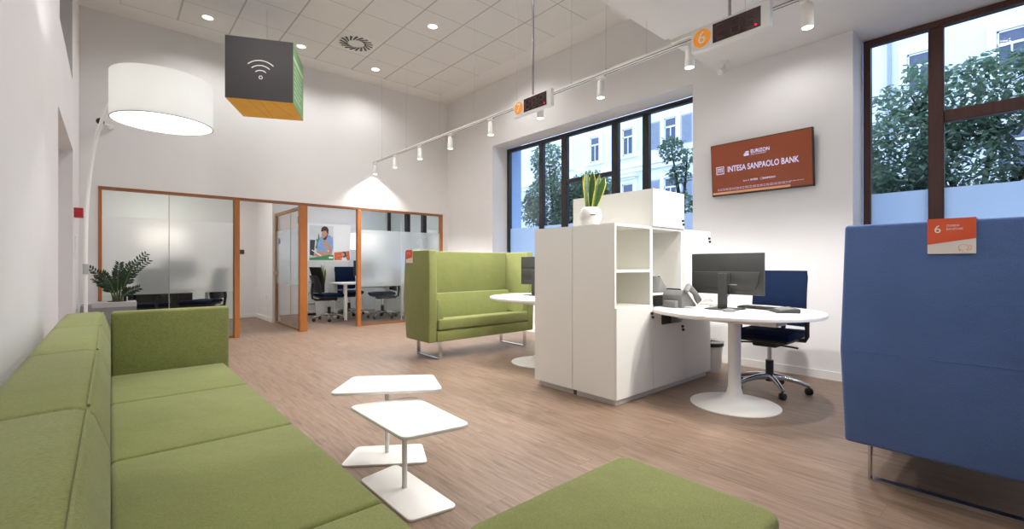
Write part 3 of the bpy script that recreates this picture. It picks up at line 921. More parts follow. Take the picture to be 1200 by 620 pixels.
def monitor(loc, rz, label, w=0.60, h=0.345):
    """local: screen faces +x, back faces -x, width along y"""
    t = thing('computer_monitor', label, 'monitor', loc, rz, 'dark desktop monitors')
    b = B(); box(b, -0.016, 0.012, -w / 2, w / 2, 0.125, 0.125 + h, 0.005, 2); ob('housing', b, M['dark'], t, 40)
    b = B(); prism(b, [(-w * 0.46, 0.315), (w * 0.46, 0.315), (w * 0.40, 0.17), (-w * 0.40, 0.17)], 'x', -0.036, -0.016, 0.008, 2); ob('rear_bulge', b, M['dark'], t, 40)
    b = B(); box(b, 0.012, 0.0135, -w / 2 + 0.012, w / 2 - 0.012, 0.14, 0.125 + h - 0.012); ob('screen', b, M['screen'], t)
    b = B(); box(b, -0.085, -0.066, -0.038, 0.038, 0.006, 0.30, 0.004, 2); box(b, -0.068, -0.034, -0.045, 0.045, 0.215, 0.305, 0.004, 2); ob('stand', b, M['dark'], t, 40)
    b = B(); box(b, -0.15, 0.09, -0.12, 0.12, 0.0, 0.008, 0.003, 2); ob('foot', b, M['dark'], t, 40)
    b = B(); tube(b, bez((-0.037, -0.02, 0.20), (-0.06, -0.07, 0.15), (-0.07, -0.05, 0.12), (-0.055, -0.02, 0.10)), 0.004, 6); ob('cable', b, M['black'], t)
    b = B(); box(b, -0.038, -0.035, -0.10, -0.02, 0.205, 0.212); ob('port_strip', b, M['ltgrey'], t)
    return t
DZ = 0.741
monitor((3.915, 1.715, DZ), 0.0, 'dark monitor seen from behind on the round desk with the blue chair')
monitor((3.92, 3.98, DZ), 0.0, 'dark monitor seen from behind at the left side of the white cabinets')

# desk phone
def desk_phone(loc, rz, label, name='desk_phone'):
    t = thing(name, label, 'phone', loc, rz)
    # local: faces +y (keypad side), back toward -y
    b = B(); prism(b, [(-0.075, 0.0), (0.095, 0.0), (0.095, 0.016), (-0.02, 0.125), (-0.055, 0.125), (-0.072, 0.09)], 'x', -0.085, 0.085, 0.005, 2); ob('body', b, M['grey'], t, 40)
    b = B(); prism(b, [(-0.035, 0.128), (0.025, 0.075), (0.032, 0.083), (-0.028, 0.137)], 'x', -0.08, 0.04, 0.002, 1); ob('display', b, M['dark'], t)
    b = B(); tube(b, [(0.108, -0.060, 0.120), (0.109, -0.03, 0.152), (0.110, 0.04, 0.108), (0.108, 0.085, 0.055), (0.106, 0.100, 0.030)], 0.02, 12, [0.018, 0.026, 0.019, 0.025, 0.016]); ob('handset', b, M['grey'], t, 60)
    b = B(); box(b, -0.055, 0.055, -0.11, -0.06, 0.0, 0.05, 0.008, 2); ob('foot', b, M['grey'], t, 40)
    b = B()
    for i in range(3):
        for j in range(4):
            yy = 0.035 + 0.014 * j; zz = 0.016 + (0.095 - yy) * 0.948 + 0.001
            box(b, -0.03 + 0.03 * i, -0.012 + 0.03 * i, yy, yy + 0.009, zz - 0.006, zz + 0.004)
    ob('keypad', b, M['ltgrey'], t)
    return t
pf = desk_phone((3.80, 2.09, DZ), math.radians(-98), 'grey desk phone standing on the round desk by the cabinet')
pf.scale = (1.2, 1.2, 1.2)
# device on the niche shelf
tb = thing('tilted_phone', 'grey desk phone leaning on the shelf inside the cabinet niche', 'phone', (3.76, 2.29, 0.866), math.radians(-90))
b = B(); prism(b, [(-0.10, 0.0), (0.06, 0.0), (0.06, 0.012), (-0.055, 0.135), (-0.075, 0.135), (-0.10, 0.02)], 'x', -0.09, 0.09, 0.004, 2); ob('body', b, M['grey'], tb, 40)
b = B(); prism(b, [(-0.050, 0.136), (0.045, 0.034), (0.050, 0.040), (-0.045, 0.142)], 'x', -0.07, 0.03, 0.001, 1); ob('display', b, M['screen'], tb)
b = B(); tube(b, [(0.065, -0.06, 0.158), (0.065, 0.0, 0.088), (0.065, 0.045, 0.045)], 0.012, 10, [0.016, 0.010, 0.016]); ob('handset', b, M['ltgrey'], tb, 60)

# keyboard, mouse, notepad and cables on the desk
kb = thing('keyboard', 'black keyboard lying on the round desk right of the monitor stand', 'keyboard', (4.13, 1.50, DZ), math.radians(78))
b = B(); box(b, -0.20, 0.20, -0.065, 0.065, 0.0, 0.016, 0.004, 2); ob('case', b, M['black'], kb)
b = B()
for r in range(5):
    for c in range(14):
        box(b, -0.19 + c * 0.0272, -0.167 + c * 0.0272, -0.056 + r * 0.0225, -0.038 + r * 0.0225, 0.016, 0.021)
k_ = ob('keys', b, M['dark'], kb)
tb = thing('signature_pad', 'dark grey signature pad lying at the right side of the round desk', 'tablet', (4.02, 1.32, DZ), math.radians(35))
b = B(); prism(b, [(-0.085, 0.0), (0.085, 0.0), (0.085, 0.012), (-0.085, 0.034)], 'x', -0.13, 0.13, 0.004, 2); ob('case', b, M['dark'], tb, 40)
b = B(); prism(b, [(-0.06, 0.0325), (0.045, 0.0185), (0.045, 0.0195), (-0.06, 0.0335)], 'x', -0.10, 0.08); ob('display', b, M['grey'], tb)
ms = thing('computer_mouse', 'small dark mouse on the round desk in front of the monitor stand', 'mouse', (3.70, 1.60, DZ), 0.5)
b = B(); ell(b, (0, 0, 0.010), (0.032, 0.05, 0.016)); bmesh.ops.bisect_plane(b, geom=b.verts[:] + b.edges[:] + b.faces[:], plane_co=(0, 0, 0), plane_no=(0, 0, -1), clear_outer=True); ob('shell', b, M['grey'], ms, 60)
b = B(); tube(b, bez((3.90, 1.83, 0.80), (3.84, 1.84, 0.86), (3.86, 1.95, 0.76), (3.80, 1.92, 0.748), 14) + bez((3.80, 1.92, 0.748), (3.74, 1.90, 0.748), (3.70, 2.0, 0.748), (3.80, 2.09, 0.748), 10)[1:], 0.0065, 8)
tag(ob('white_power_cable', b, M['wplastic'], None, 60), 'thick white cable looping from behind the monitor onto the round desk', 'cable')
b = B(); tube(b, bez((4.05, 1.93, 0.746), (4.0, 1.85, 0.746), (4.15, 1.80, 0.746), (4.2, 1.95, 0.746), 12) + bez((4.2, 1.95, 0.746), (4.22, 2.05, 0.746), (4.12, 2.08, 0.746), (4.07, 2.06, 0.746), 10)[1:], 0.0045, 6)
tag(ob('grey_data_cable', b, M['ltgrey'], None, 60), 'thin light grey cable coiled on the round desk beside the phone', 'cable')

# waste bin
wb = thing('waste_bin', 'white waste bin with a black liner rim on the floor beside the white cabinets', 'bin', (4.735, 2.24, 0))
b = B(); lathe(b, [(0.095, 0), (0.098, 0.005), (0.118, 0.30), (0.114, 0.30), (0.094, 0.01)], 28, cap=False); cyl(b, 0.096, 0.001, 0.006); ob('body', b, M['wplastic'], wb, 60)
b = B(); lathe(b, [(0.119, 0.265), (0.128, 0.27), (0.128, 0.302), (0.112, 0.305), (0.110, 0.28)], 28, cap=False); ob('liner', b, M['black'], wb, 60)
b = B(); lathe(b, [(0.130, 0.303), (0.132, 0.318), (0.124, 0.325), (0.112, 0.306)], 28, cap=False); ob('rim', b, M['ltgrey'], wb, 60)

# ------------------------------------------------------------------ office chairs
def office_chair(loc, rz, label, backm, seatm, arms=True, spin=0.0, back_h=1.06):
    """local: sitter faces -y"""
    t = thing('office_chair', label, 'office chair', loc, rz, 'swivel office chairs')
    for k in range(5):
        a = 2 * PI * k / 5 + spin
        ca, sa = math.cos(a), math.sin(a)
        b = B(); tube(b, [(0.03 * ca, 0.03 * sa, 0.125), (0.12 * ca, 0.12 * sa, 0.122), (0.22 * ca, 0.22 * sa, 0.100), (0.30 * ca, 0.30 * sa, 0.072)], 0.02, 10, [0.030, 0.024, 0.019, 0.016])
        sl = ob('base_arm', b, M['chrome'], t, 60)
        b = B()
        m = Matrix.Translation((0.295 * ca, 0.295 * sa, 0.028)) @ Matrix.Rotation(a + 0.6, 4, 'Z') @ Matrix.Rotation(PI / 2, 4, 'Y')
        lathe(b, [(0.020, -0.024), (0.028, -0.020), (0.028, -0.006), (0.012, -0.004), (0.012, 0.004), (0.028, 0.006), (0.028, 0.020), (0.020, 0.024)], 18, mtx=m)
        cyl(b, 0.008, 0.03, 0.068, 0.295 * ca, 0.295 * sa, 8)
        ob('caster', b, M['black'], sl, 50)
    b = B(); cyl(b, 0.032, 0.085, 0.27, n=20); ob('column_cover', b, M['black'], t, 50)
    b = B(); cyl(b, 0.017, 0.27, 0.42, n=16); ob('gas_column', b, M['chrome'], t, 50)
    b = B(); box(b, -0.10, 0.10, -0.13, 0.17, 0.40, 0.455, 0.015, 2); box(b, -0.05, 0.05, 0.15, 0.28, 0.40, 0.44, 0.012, 2); tube(b, [(0.08, -0.05, 0.42), (0.24, -0.05, 0.41)], 0.008, 8); tube(b, [(-0.08, -0.03, 0.42), (-0.25, -0.03, 0.405)], 0.008, 8); ob('mechanism', b, M['black'], t, 40)
    b = B(); box(b, -0.22, 0.22, -0.24, 0.21, 0.455, 0.480, 0.012, 2); ob('seat_shell', b, M['black'], t, 40)
    b = B(); prism(b, [(-0.27, 0.495), (-0.245, 0.525), (-0.10, 0.540), (0.10, 0.535), (0.22, 0.540), (0.23, 0.485), (-0.24, 0.478)], 'x', -0.235, 0.235, 0.014, 3); ob('seat', b, seatm, t, 50)
    # curved backrest
    def pad(th, w0, w1, z0, z1, yo):
        bm = B(); nx, nz = 10, 8
        fr, bk = [], []
        for j in range(nz + 1):
            v = j / nz; z = z0 + (z1 - z0) * v
            w = w0 + (w1 - w0) * v
            if j == 0 or j == nz: w -= 0.012
            yc = yo + 0.035 * math.sin(v * PI * 0.9) * -1 + 0.085 * v
            fr.append([bm.verts.new((-w + 2 * w * i / nx, yc - 0.028 * (2 * i / nx - 1) ** 2, z)) for i in range(nx + 1)])
            bk.append([bm.verts.new((-w + 2 * w * i / nx, yc + th - 0.028 * (2 * i / nx - 1) ** 2, z)) for i in range(nx + 1)])
        for j in range(nz):
            for i in range(nx):
                bm.faces.new((fr[j][i], fr[j][i + 1], fr[j + 1][i + 1], fr[j + 1][i]))
                bm.faces.new((bk[j][i + 1], bk[j][i], bk[j + 1][i], bk[j + 1][i + 1]))
            bm.faces.new((bk[j][0], fr[j][0], fr[j + 1][0], bk[j + 1][0])); bm.faces.new((fr[j][nx], bk[j][nx], bk[j + 1][nx], fr[j + 1][nx]))
        for i in range(nx):
            bm.faces.new((bk[0][i], bk[0][i + 1], fr[0][i + 1], fr[0][i])); bm.faces.new((fr[nz][i], fr[nz][i + 1], bk[nz][i + 1], bk[nz][i]))
        bmesh.ops.recalc_face_normals(bm, faces=bm.faces)
        return bm
    bk = ob('backrest', pad(0.045, 0.225, 0.215, 0.57, back_h, 0.22), backm, t, 50)
    b = pad(0.02, 0.215, 0.16, 0.56, 0.90, 0.266); ob('back_shell', b, M['black'], bk, 50)
    b = B(); tube(b, [(0, 0.23, 0.42), (0, 0.33, 0.45), (0, 0.345, 0.60), (0, 0.33, 0.75)], 0.022, 10); ob('back_support', b, M['black'], t, 50)
    if arms:
        for sx in (-1, 1):
            b = B()
            tube(b, [(sx * 0.15, 0.06, 0.462), (sx * 0.26, 0.06, 0.464), (sx * 0.275, 0.06, 0.50), (sx * 0.275, 0.06, 0.69)], 0.018, 10)
            box(b, sx * 0.275 - 0.038, sx * 0.275 + 0.038, -0.10, 0.14, 0.685, 0.712, 0.01, 2)
            ob('armrest', b, M['black'], t, 50)
    return t
office_chair((4.40, 1.55, 0), -PI / 2, 'blue swivel office chair behind the round desk, against the window wall', M['navy'], M['navy'], True, 0.35)
office_chair((3.27, 9.25, 0), PI / 2 + 0.1, 'black-backed swivel chair with blue seat turned sideways left of the office meeting table', M['blackfab'], M['navy'], False, 0.2)
office_chair((3.95, 9.95, 0), 0.0, 'blue-backed swivel chair behind the office meeting table, facing the glass', M['navy'], M['navy'], True, 0.9)
office_chair((4.27, 8.98, 0), -PI / 2 - 0.25, 'black-backed swivel chair with blue seat right of the table, behind the frosted glass', M['blackfab'], M['navy'], False, 0.5)
office_chair((1.12, 8.95, 0), -PI / 2 - 0.5, 'dark swivel chair with blue seat in the left office, near the orange post', M['blackfab'], M['navy'], False, 0.1)
office_chair((0.40, 8.75, 0), PI + 0.3, 'blue-backed swivel chair at the desk behind the frosted glass in the left office', M['navy'], M['navy'], True, 0.4)

# ------------------------------------------------------------------ TV
tv = thing('wall_television', 'orange-screened wall television tilted forward on the white wall', 'television', (XW - 0.055, 1.935, 2.18))
tv.rotation_euler = (0, math.radians(-4.5), 0)
W2, H2 = 0.507, 0.288
b = B(); box(b, -0.012, 0.030, -W2, W2, -H2, H2, 0.004, 2); ob('housing', b, M['black'], tv)
b = B(); box(b, 0.030, 0.052, -0.12, 0.12, -0.10, 0.10); ob('wall_mount', b, M['dark'], tv)
b = B(); rect(b, face_mx(-0.0135, 0, 0), -W2 + 0.010, W2 - 0.010, -H2 + 0.016, H2 - 0.010); sc_ = ob('screen', b, M['tvor'], tv)
b = B(); rect(b, face_mx(-0.0142, 0, 0), -W2 + 0.010, 0.30, -H2 + 0.016, -H2 + 0.040); ob('lower_band', b, M['tvglow'], sc_)
b = B(); Ft = face_mx(-0.0150, 0, 0)
def line(txt, size, x, y, bold, sx, name='lettering'):
    b = B(); text(b, txt, size, Ft @ Matrix.Translation((x, y, 0)), 'LEFT', 0, bold, sx); ob(name, b, M['tvtxt'], sc_)
line('INTESA SANPAOLO BANK', 0.088, -0.325, -0.005, 0.0012, 0.685)
line('EURIZON', 0.052, -0.075, 0.150, 0.001, 0.85)
line('ASSET MANAGEMENT', 0.017, -0.075, 0.118, 0, 0.95)
line('Bank of', 0.020, -0.16, -0.150, 0, 1.0)
line('INTESA', 0.026, -0.085, -0.149, 0.0006, 0.9)
line('SANPAOLO', 0.026, 0.040, -0.149, 0.0006, 0.9)
b.free()
b = B()
for (x0, x1, yy) in ((-0.44, 0.42, -0.214), (-0.44, 0.30, -0.228)):
    x = x0
    rr = random.Random(3)
    while x < x1:
        l = rr.uniform(0.012, 0.04); rect(b, Ft, x, min(x + l, x1), yy - 0.0018, yy + 0.0018); x += l + 0.007
ob('small_print', b, M['tvtxt'], sc_)
def frame_icon(bm, cx, cy, s, w):
    F4 = Ft @ Matrix.Translation((cx, cy, 0))
    rect(bm, F4, -s, s, s - w, s); rect(bm, F4, -s, s, -s, -s + w); rect(bm, F4, -s, -s + w, -s + w, s - w); rect(bm, F4, s - w, s, -s + w, s - w)
b = B(); frame_icon(b, -0.405, -0.005, 0.043, 0.007)
F4 = Ft @ Matrix.Translation((-0.405, -0.005, 0))
for k in (-0.020, 0.0, 0.020): rect(b, F4, k - 0.004, k + 0.004, -0.022, 0.016)
rect(b, F4, -0.026, 0.026, 0.016, 0.023)
ob('bank_emblem', b, M['tvtxt'], sc_)
b = B(); F5 = Ft @ Matrix.Translation((-0.115, 0.138, 0)); rect(b, F5, -0.030, 0.022, -0.024, -0.004); rect(b, F5, -0.022, 0.022, 0.0, 0.010); rect(b, F5, -0.012, 0.022, 0.014, 0.024)
ob('stacked_emblem', b, M['tvtxt'], sc_)
b = B(); frame_icon(b, 0.026, -0.149, 0.011, 0.002); ob('small_emblem', b, M['tvtxt'], sc_)

# ------------------------------------------------------------------ hanging number signs
def number_sign(y0, y1, num, ztop, label, wide=0.0):
    xs, z0, z1 = 3.50, 2.805, 2.990
    t = thing('queue_number_sign', label, 'sign', (xs, (y0 + y1) / 2, z0))
    L = y1 - y0; H = z1 - z0
    b = B(); box(b, 0.0, 0.05, -L / 2, L / 2, 0, H, 0.003, 1); ob('sign_case', b, M['wplastic'], t)
    F = face_mx(-0.002, 0, H / 2)
    b = B(); rect(b, F, -L / 2 + 0.175, L / 2 - 0.062, -H / 2 + 0.020, H / 2 - 0.018); p = ob('led_panel', b, M['led'], t)
    F2 = face_mx(-0.003, 0, H / 2)
    for k in range(3):
        b = B()
        cx = -L / 2 + 0.235 + k * 0.108; w, h, s = 0.030, 0.052, 0.006
        for yy in (-h, 0, h): rect(b, F2, cx - w + 0.004, cx + w - 0.004, yy - s, yy + s)
        for xx in (-w, w):
            rect(b, F2, cx + xx - s, cx + xx + s, 0.010, h - 0.008); rect(b, F2, cx + xx - s, cx + xx + s, -h + 0.008, -0.010)
        ob('digit_segments', b, M['ledseg'], p)
    b = B(); disc(b, face_mx(-0.004, -(L / 2 - 0.095), H / 2 - 0.050), 0.008, 14); ob('led_dot', b, M['leddot'], p)
    b = B(); disc(b, face_mx(-0.0025, L / 2 - 0.088, H / 2), 0.070, 40); d = ob('number_disc', b, M['orange'], t)
    b = B(); text(b, num, 0.135, face_mx(-0.004, L / 2 - 0.088, H / 2), 'CENTER', 0, 0.001); ob('number', b, M['print'], d)
    b = B(); cyl(b, 0.011, H, ztop - z0, 0.025, 0.0, 14); ob('pole', b, M['steel'], t, 60)
    b = B(); cyl(b, 0.04, ztop - z0 - 0.012, ztop - z0, 0.025, 0.0, 20); ob('ceiling_rose', b, M['wplastic'], t, 60)
number_sign(3.370, 3.965, '7', ZC - 0.007, 'hanging white sign with orange number seven disc, farther away on the long pole')
number_sign(1.228, 1.813, '6', SOF, 'hanging white sign with orange number six disc, nearer to the camera')

# ------------------------------------------------------------------ track with spotlights
XT, ZT = 3.63, 2.985
tr = thing('lighting_track', 'long white lighting track hung on thin wires along the window side', 'track', (XT, 0, ZT))
b = B(); box(b, -0.018, 0.018, -1.5, 7.99, -0.018, 0.018); ob('rail', b, M['white'], tr)
b = B(); box(b, -0.0185, -0.0182, -1.5, 7.99, -0.010, -0.004); box(b, -0.006, 0.006, -1.5, 7.99, -0.0184, -0.0181); ob('conductor_slot', b, M['black'], tr)
for y in (7.65, 6.75, 5.75, 4.9, 4.05, 3.2, 2.75):
    b = B(); tube(b, [(0, y, 0.018), (0, y, ZC - 0.006 - ZT)], 0.0012, 6); w_ = ob('suspension_wire', b, M['ltgrey'], tr)
    b = B(); cyl(b, 0.007, 0.015, 0.04, 0, y, 8); ob('wire_clip', b, M['ltgrey'], w_)
for y in (2.30, 1.45):
    b = B(); tube(b, [(0, y, 0.018), (0, y, SOF - ZT)], 0.0012, 6); w_ = ob('suspension_wire', b, M['ltgrey'], tr)
def head(y, label, tilt):
    t = thing('track_spotlight', label, 'spotlight', (XT, y, ZT - 0.018), 0, 'white cylinder spotlights on the track')
    b = B(); box(b, -0.016, 0.016, -0.05, 0.05, -0.022, 0.0, 0.003, 1); cyl(b, 0.008, -0.05, -0.02, n=10); ob('bracket', b, M['white'], t)
    m = Matrix.Translation((0, 0, -0.045)) @ Matrix.Rotation(tilt, 4, 'X')
    b = B(); lathe(b, [(0.030, 0.0), (0.034, -0.004), (0.038, -0.165), (0.035, -0.165), (0.034, -0.155)], 24, mtx=m, cap=False); lathe(b, [(0.030, 0.0), (0.002, 0.002)], 24, mtx=m, cap=False); ob('body', b, M['white'], t, 50)
    b = B(); cyl(b, 0.0345, -0.160, -0.154, n=24, mtx=m); ob('lens', b, M['spotl'], t)
    return t
HD = [7.99 - 0.06, 7.15, 6.32, 5.47, 4.55, 3.66, 2.815, 1.895, 1.035]
ords = ['farthest spotlight at the end of the track near the partition wall', 'second spotlight from the far end of the track', 'third spotlight from the far end of the track', 'fourth spotlight from the far end of the track', 'spotlight on the track left of the number seven sign', 'spotlight on the track directly behind the number seven sign', 'spotlight on the track between the two number signs', 'spotlight on the track at the left end of the number six sign', 'nearest and largest spotlight, hanging right of the number six sign']
for y, l in zip(HD, ords):
    head(y, 'white cylinder ' + l, math.radians(0))

# ------------------------------------------------------------------ wifi cube
cube = thing('hanging_wifi_cube', 'hanging cube with a white wireless symbol on its charcoal face and an ochre underside', 'hanging sign', (1.52, 6.53, 3.11), math.radians(-25.6))
S = 0.372
b = B(); box(b, -S + 0.006, S - 0.006, -S + 0.006, S - 0.006, 0.006, 2 * S - 0.006); ob('core', b, M['char'], cube)
b = B(); box(b, -S, S, -S, -S + 0.005, 0.0, 2 * S); fr_ = ob('charcoal_face', b, M['char'], cube)
b = B(); box(b, S - 0.005, S, -S + 0.0055, S, 0.0, 2 * S); gr_ = ob('green_face', b, M['cgreen'], cube)
b = B(); box(b, -S, S - 0.0055, S - 0.005, S, 0.0, 2 * S); box(b, -S, -S + 0.005, -S + 0.0055, S - 0.0055, 0, 2 * S); ob('rear_faces', b, M['cgreend'], cube)
b = B(); box(b, -S + 0.0055, S - 0.0055, -S + 0.0055, S - 0.0055, 0.0, 0.0055); oc_ = ob('ochre_face', b, M['ochre'], cube)
b = B()
for (a0, a1) in ((-0.14, -0.05), (0.0, 0.0), (0.12, 0.30)):
    b.faces.new([b.verts.new(p) for p in ((a0 - 0.004, -S + 0.02, -0.001), (a1 - 0.004, S - 0.02, -0.001), (a1 + 0.004, S - 0.02, -0.001), (a0 + 0.004, -S + 0.02, -0.001))])
ob('panel_seams', b, M['ochred'], oc_)
b = B(); F = face_my(0.012, -S - 0.002, 0.275)
for r in (0.085, 0.145, 0.205): arc(b, F, r, 0.011, math.radians(47), math.radians(133), 16)
arc(b, F, 0.018, 0.009, 0, 2 * PI, 20)
ob('wireless_symbol', b, M['print'], fr_)
Fs = Matrix(((0, 0, 1, S + 0.002), (1, 0, 0, 0), (0, 1, 0, 0), (0, 0, 0, 1)))
b = B(); rect(b, Fs, -S + 0.01, S - 0.06, 0.545, 0.60)
for k, (x0, x1) in enumerate(((-0.30, 0.22), (-0.30, 0.20), (-0.30, 0.24), (-0.30, 0.16), (-0.30, 0.22), (-0.30, 0.10), (-0.30, 0.20))):
    rect(b, Fs, x0, x1, 0.475 - 0.062 * k, 0.490 - 0.062 * k)
ob('printed_lines', b, mat('pale_print_on_green', (196, 220, 186), 0.7), gr_)
b = B(); tube(b, [(0, 0, 2 * S), (0, 0, ZC - 0.007 - 3.11)], 0.0014, 6); ob('suspension_wire', b, M['ltgrey'], cube)

# ------------------------------------------------------------------ arc floor lamp
SX, SY, SZ, SR, SH = 0.262, 3.76, 2.035, 0.272, 0.285
lamp = thing('arc_floor_lamp', 'white arc floor lamp with a large drum shade leaning over the green sofa', 'floor lamp', (-0.13, 4.35, 0))
ox, oy = 0.13, -4.35
b = B(); cyl(b, 0.15, 0.0, 0.025, n=36); ob('base', b, M['white'], lamp, 50)
L2 = lambda x, y, z: (x + 0.13, y - 4.35, z)
b = B(); tube(b, [(0, 0, 0.025), (0, 0, 0.6), L2(-0.13, 4.35, 1.2)] + bez(L2(-0.13, 4.35, 1.2), L2(-0.13, 4.35, 2.0), L2(-0.02, 4.24, 2.52), L2(SX, SY, SZ + SH - 0.02), 16)[1:], 0.011, 10); ob('pole', b, M['white'], lamp, 60)
b = B(); cyl(b, 0.016, 1.05, 1.12, n=14); ob('pole_joint', b, M['ltgrey'], lamp, 60)
b = B(); lathe(b, [(SR, SZ), (SR, SZ + SH), (SR - 0.003, SZ + SH), (SR - 0.003, SZ), (SR, SZ)], 64, SX + ox, SY + oy, cap=False)
sh_ = ob('shade', b, M['shade'], lamp, 50)
b = B(); lathe(b, [(SR + 0.001, SZ - 0.001), (SR + 0.001, SZ + 0.003), (SR - 0.005, SZ + 0.003), (SR - 0.005, SZ - 0.001), (SR + 0.001, SZ - 0.001)], 64, SX + ox, SY + oy, cap=False); ob('rim', b, M['ltgrey'], sh_, 50)
b = B(); cyl(b, SR - 0.008, SZ + 0.006, SZ + 0.009, SX + ox, SY + oy, 48); ob('diffuser', b, M['diffuser'], sh_)
b = B()
for k in range(3):
    a = 2 * PI * k / 3
    tube(b, [L2(SX, SY, SZ + SH - 0.02), L2(SX + (SR - 0.004) * math.cos(a), SY + (SR - 0.004) * math.sin(a), SZ + SH - 0.01)], 0.003, 6)
ob('spider', b, M['white'], sh_)

# ------------------------------------------------------------------ planter and ZZ plant
pl = thing('grey_planter_box', 'grey rectangular planter box by the glass partition behind the sofa', 'planter', (-0.02, 7.40, 0))
b = B(); box(b, -0.245, 0.26, -0.13, 0.13, 0, 0.635, 0.004, 1); ob('body', b, M['planter'], pl)
b = B(); box(b, -0.15, 0.262, -0.132, 0.132, 0.600, 0.662, 0.004, 1); ob('tray_rim', b, M['ltgrey'], pl)
zz = thing('zz_plant', 'dark green plant with feathered stems growing in the grey planter box', 'plant', (0.06, 7.40, 0.663))
b = B(); cyl(b, 0.09, 0.0, 0.006, n=20); ob('soil', b, M['soil'], zz)
rr = random.Random(11)
stems = [(-0.20, 0.02, 0.28), (-0.13, -0.06, 0.34), (-0.08, 0.08, 0.24), (0.02, -0.05, 0.46), (0.0, 0.09, 0.36), (0.13, 0.02, 0.45), (0.27, -0.02, 0.58), (0.30, 0.08, 0.50), (0.20, -0.08, 0.16), (-0.24, -0.04, 0.40), (0.10, 0.12, 0.34)]
for (dx, dy, h) in stems:
    p0 = (dx * 0.15, dy * 0.3, 0.004); p3 = (dx, dy, h)
    pts = bez(p0, (dx * 0.2, dy * 0.3, h * 0.45), (dx * 0.55, dy * 0.7, h * 0.8), p3, 15)
    s = B(); tube(s, pts, 0.006, 6, [0.009 - 0.006 * i / 15 for i in range(16)]); st = ob('stem', s, M['stem'], zz, 60)
    lf = B()
    for i in range(5, 16):
        p = Vector(pts[i]); d = (Vector(pts[min(i + 1, 15)]) - Vector(pts[i - 1])).normalized()
        sd = d.cross(Vector((rr.uniform(-.3, .3), -1, rr.uniform(-.3, .3)))).normalized()
        for sg in (-1, 1):
            u = (sd * sg * 0.85 + d * 0.65 + Vector((0, rr.uniform(-.35, .35), rr.uniform(-.1, .2)))).normalized()
            ln = 0.085 * (1 - 0.35 * (i - 5) / 10) * rr.uniform(0.85, 1.15)
            nn = u.cross(d).normalized() if u.cross(d).length > 1e-4 else Vector((0, 1, 0))
            v = nn.cross(u).normalized()
            w = ln * 0.17
            q = [p, p + u * ln * 0.35 + v * w, p + u * ln * 0.7 + v * w * 0.8, p + u * ln, p + u * ln * 0.7 - v * w * 0.8, p + u * ln * 0.35 - v * w]
            mid1 = lf.verts.new(p + u * ln * 0.5 + nn * 0.006)
            vs = [lf.verts.new(a) for a in q]
            for k in range(6): lf.faces.new((vs[k], vs[(k + 1) % 6], mid1))
    ob('leaflets', lf, M['leaf'], st)

# ------------------------------------------------------------------ small wall and ceiling things
b = B(); box(b, XL, XL + 0.075, 6.86, 6.98, 1.63, 1.735, 0.006, 2)
fa = tag(ob('fire_alarm_box', b, M['red']), 'small red fire alarm box on the left wall beside the recess', 'alarm')
b = B()
for k in range(3): box(b, XL, XL + 0.02, 7.02, 7.12, 1.18 + 0.085 * k, 1.26 + 0.085 * k, 0.003, 1)
tag(ob('light_switch_strip', b, M['wplastic']), 'white strip of light switches below the red fire alarm box', 'switch')
sc1 = thing('security_camera', 'small camera with a dark dome on the far wall left of the lamp shade', 'camera', (-0.08, YP, 2.94))
b = B(); cyl(b, 0.035, 0.0, 0.05, n=18, mtx=Matrix.Translation((0.075, 0, -0.02)) @ Matrix.Rotation(PI / 2, 4, 'X')); tube(b, [(0.075, -0.045, -0.02), (0.02, -0.09, 0.0)], 0.012, 8); ob('mount', b, M['wplastic'], sc1, 50)
b = B(); ell(b, (-0.02, -0.12, 0.01), (0.042, 0.05, 0.042)); ob('dome', b, M['black'], sc1, 60)
sc2 = thing('ceiling_camera', 'small white camera under the lowered ceiling above the television', 'camera', (5.02, 2.22, SOF))
b = B(); cyl(b, 0.035, -0.02, 0.0, n=18); tube(b, [(0, 0, -0.01), (0, 0.0, -0.07)], 0.012, 8); ob('mount', b, M['wplastic'], sc2, 50)
b = B(); cyl(b, 0.03, -0.06, 0.06, n=16, mtx=Matrix.Translation((-0.02, 0.02, -0.10)) @ Matrix.Rotation(math.radians(60), 4, 'Y')); ob('camera_body', b, M['wplastic'], sc2, 50)
tag(sc2)
b = B(); box(b, 2.02, 2.10, YB - 0.02, YB, 1.33, 1.42, 0.003, 1)
tag(ob('wall_thermostat', b, M['dark']), 'small dark thermostat on the white wall seen through the office doorway', 'thermostat')
b = B(); box(b, 2.318, 2.33, 10.05, 10.13, 0.42, 0.50, 0.003, 1)
tag(ob('wall_socket', b, M['wplastic']), 'white wall socket low on the wall inside the office doorway', 'socket')

dl_names = {(3.348, 5.483): 'recessed ceiling downlight at the upper middle, alone in its row', (3.361, 7.328): 'recessed ceiling downlight right of the round air vent, close to the far wall', (2.164, 7.294): 'recessed ceiling downlight just right of the hanging cube', (0.974, 7.259): 'recessed ceiling downlight left of the hanging cube'}
for (x, y), l in dl_names.items():
    t = thing('ceiling_downlight', l, 'downlight', (x, y, ZC - 0.006), 0, 'recessed downlights in the tiled ceiling')
    b = B(); lathe(b, [(0.085, -0.001), (0.085, -0.008), (0.062, -0.010), (0.060, -0.004)], 32, cap=False); ob('trim_ring', b, M['wplastic'], t, 50)
    b = B(); cyl(b, 0.061, -0.005, -0.002, n=28); ob('lens', b, M['downl'], t)
v = thing('round_air_vent', 'round ceiling air vent with dark radial slots', 'vent', (2.756, 6.668, ZC - 0.006))
b = B(); box(b, -0.285, 0.285, -0.29, 0.29, -0.003, 0.0); ob('plate', b, M['ceil'], v)
b = B()
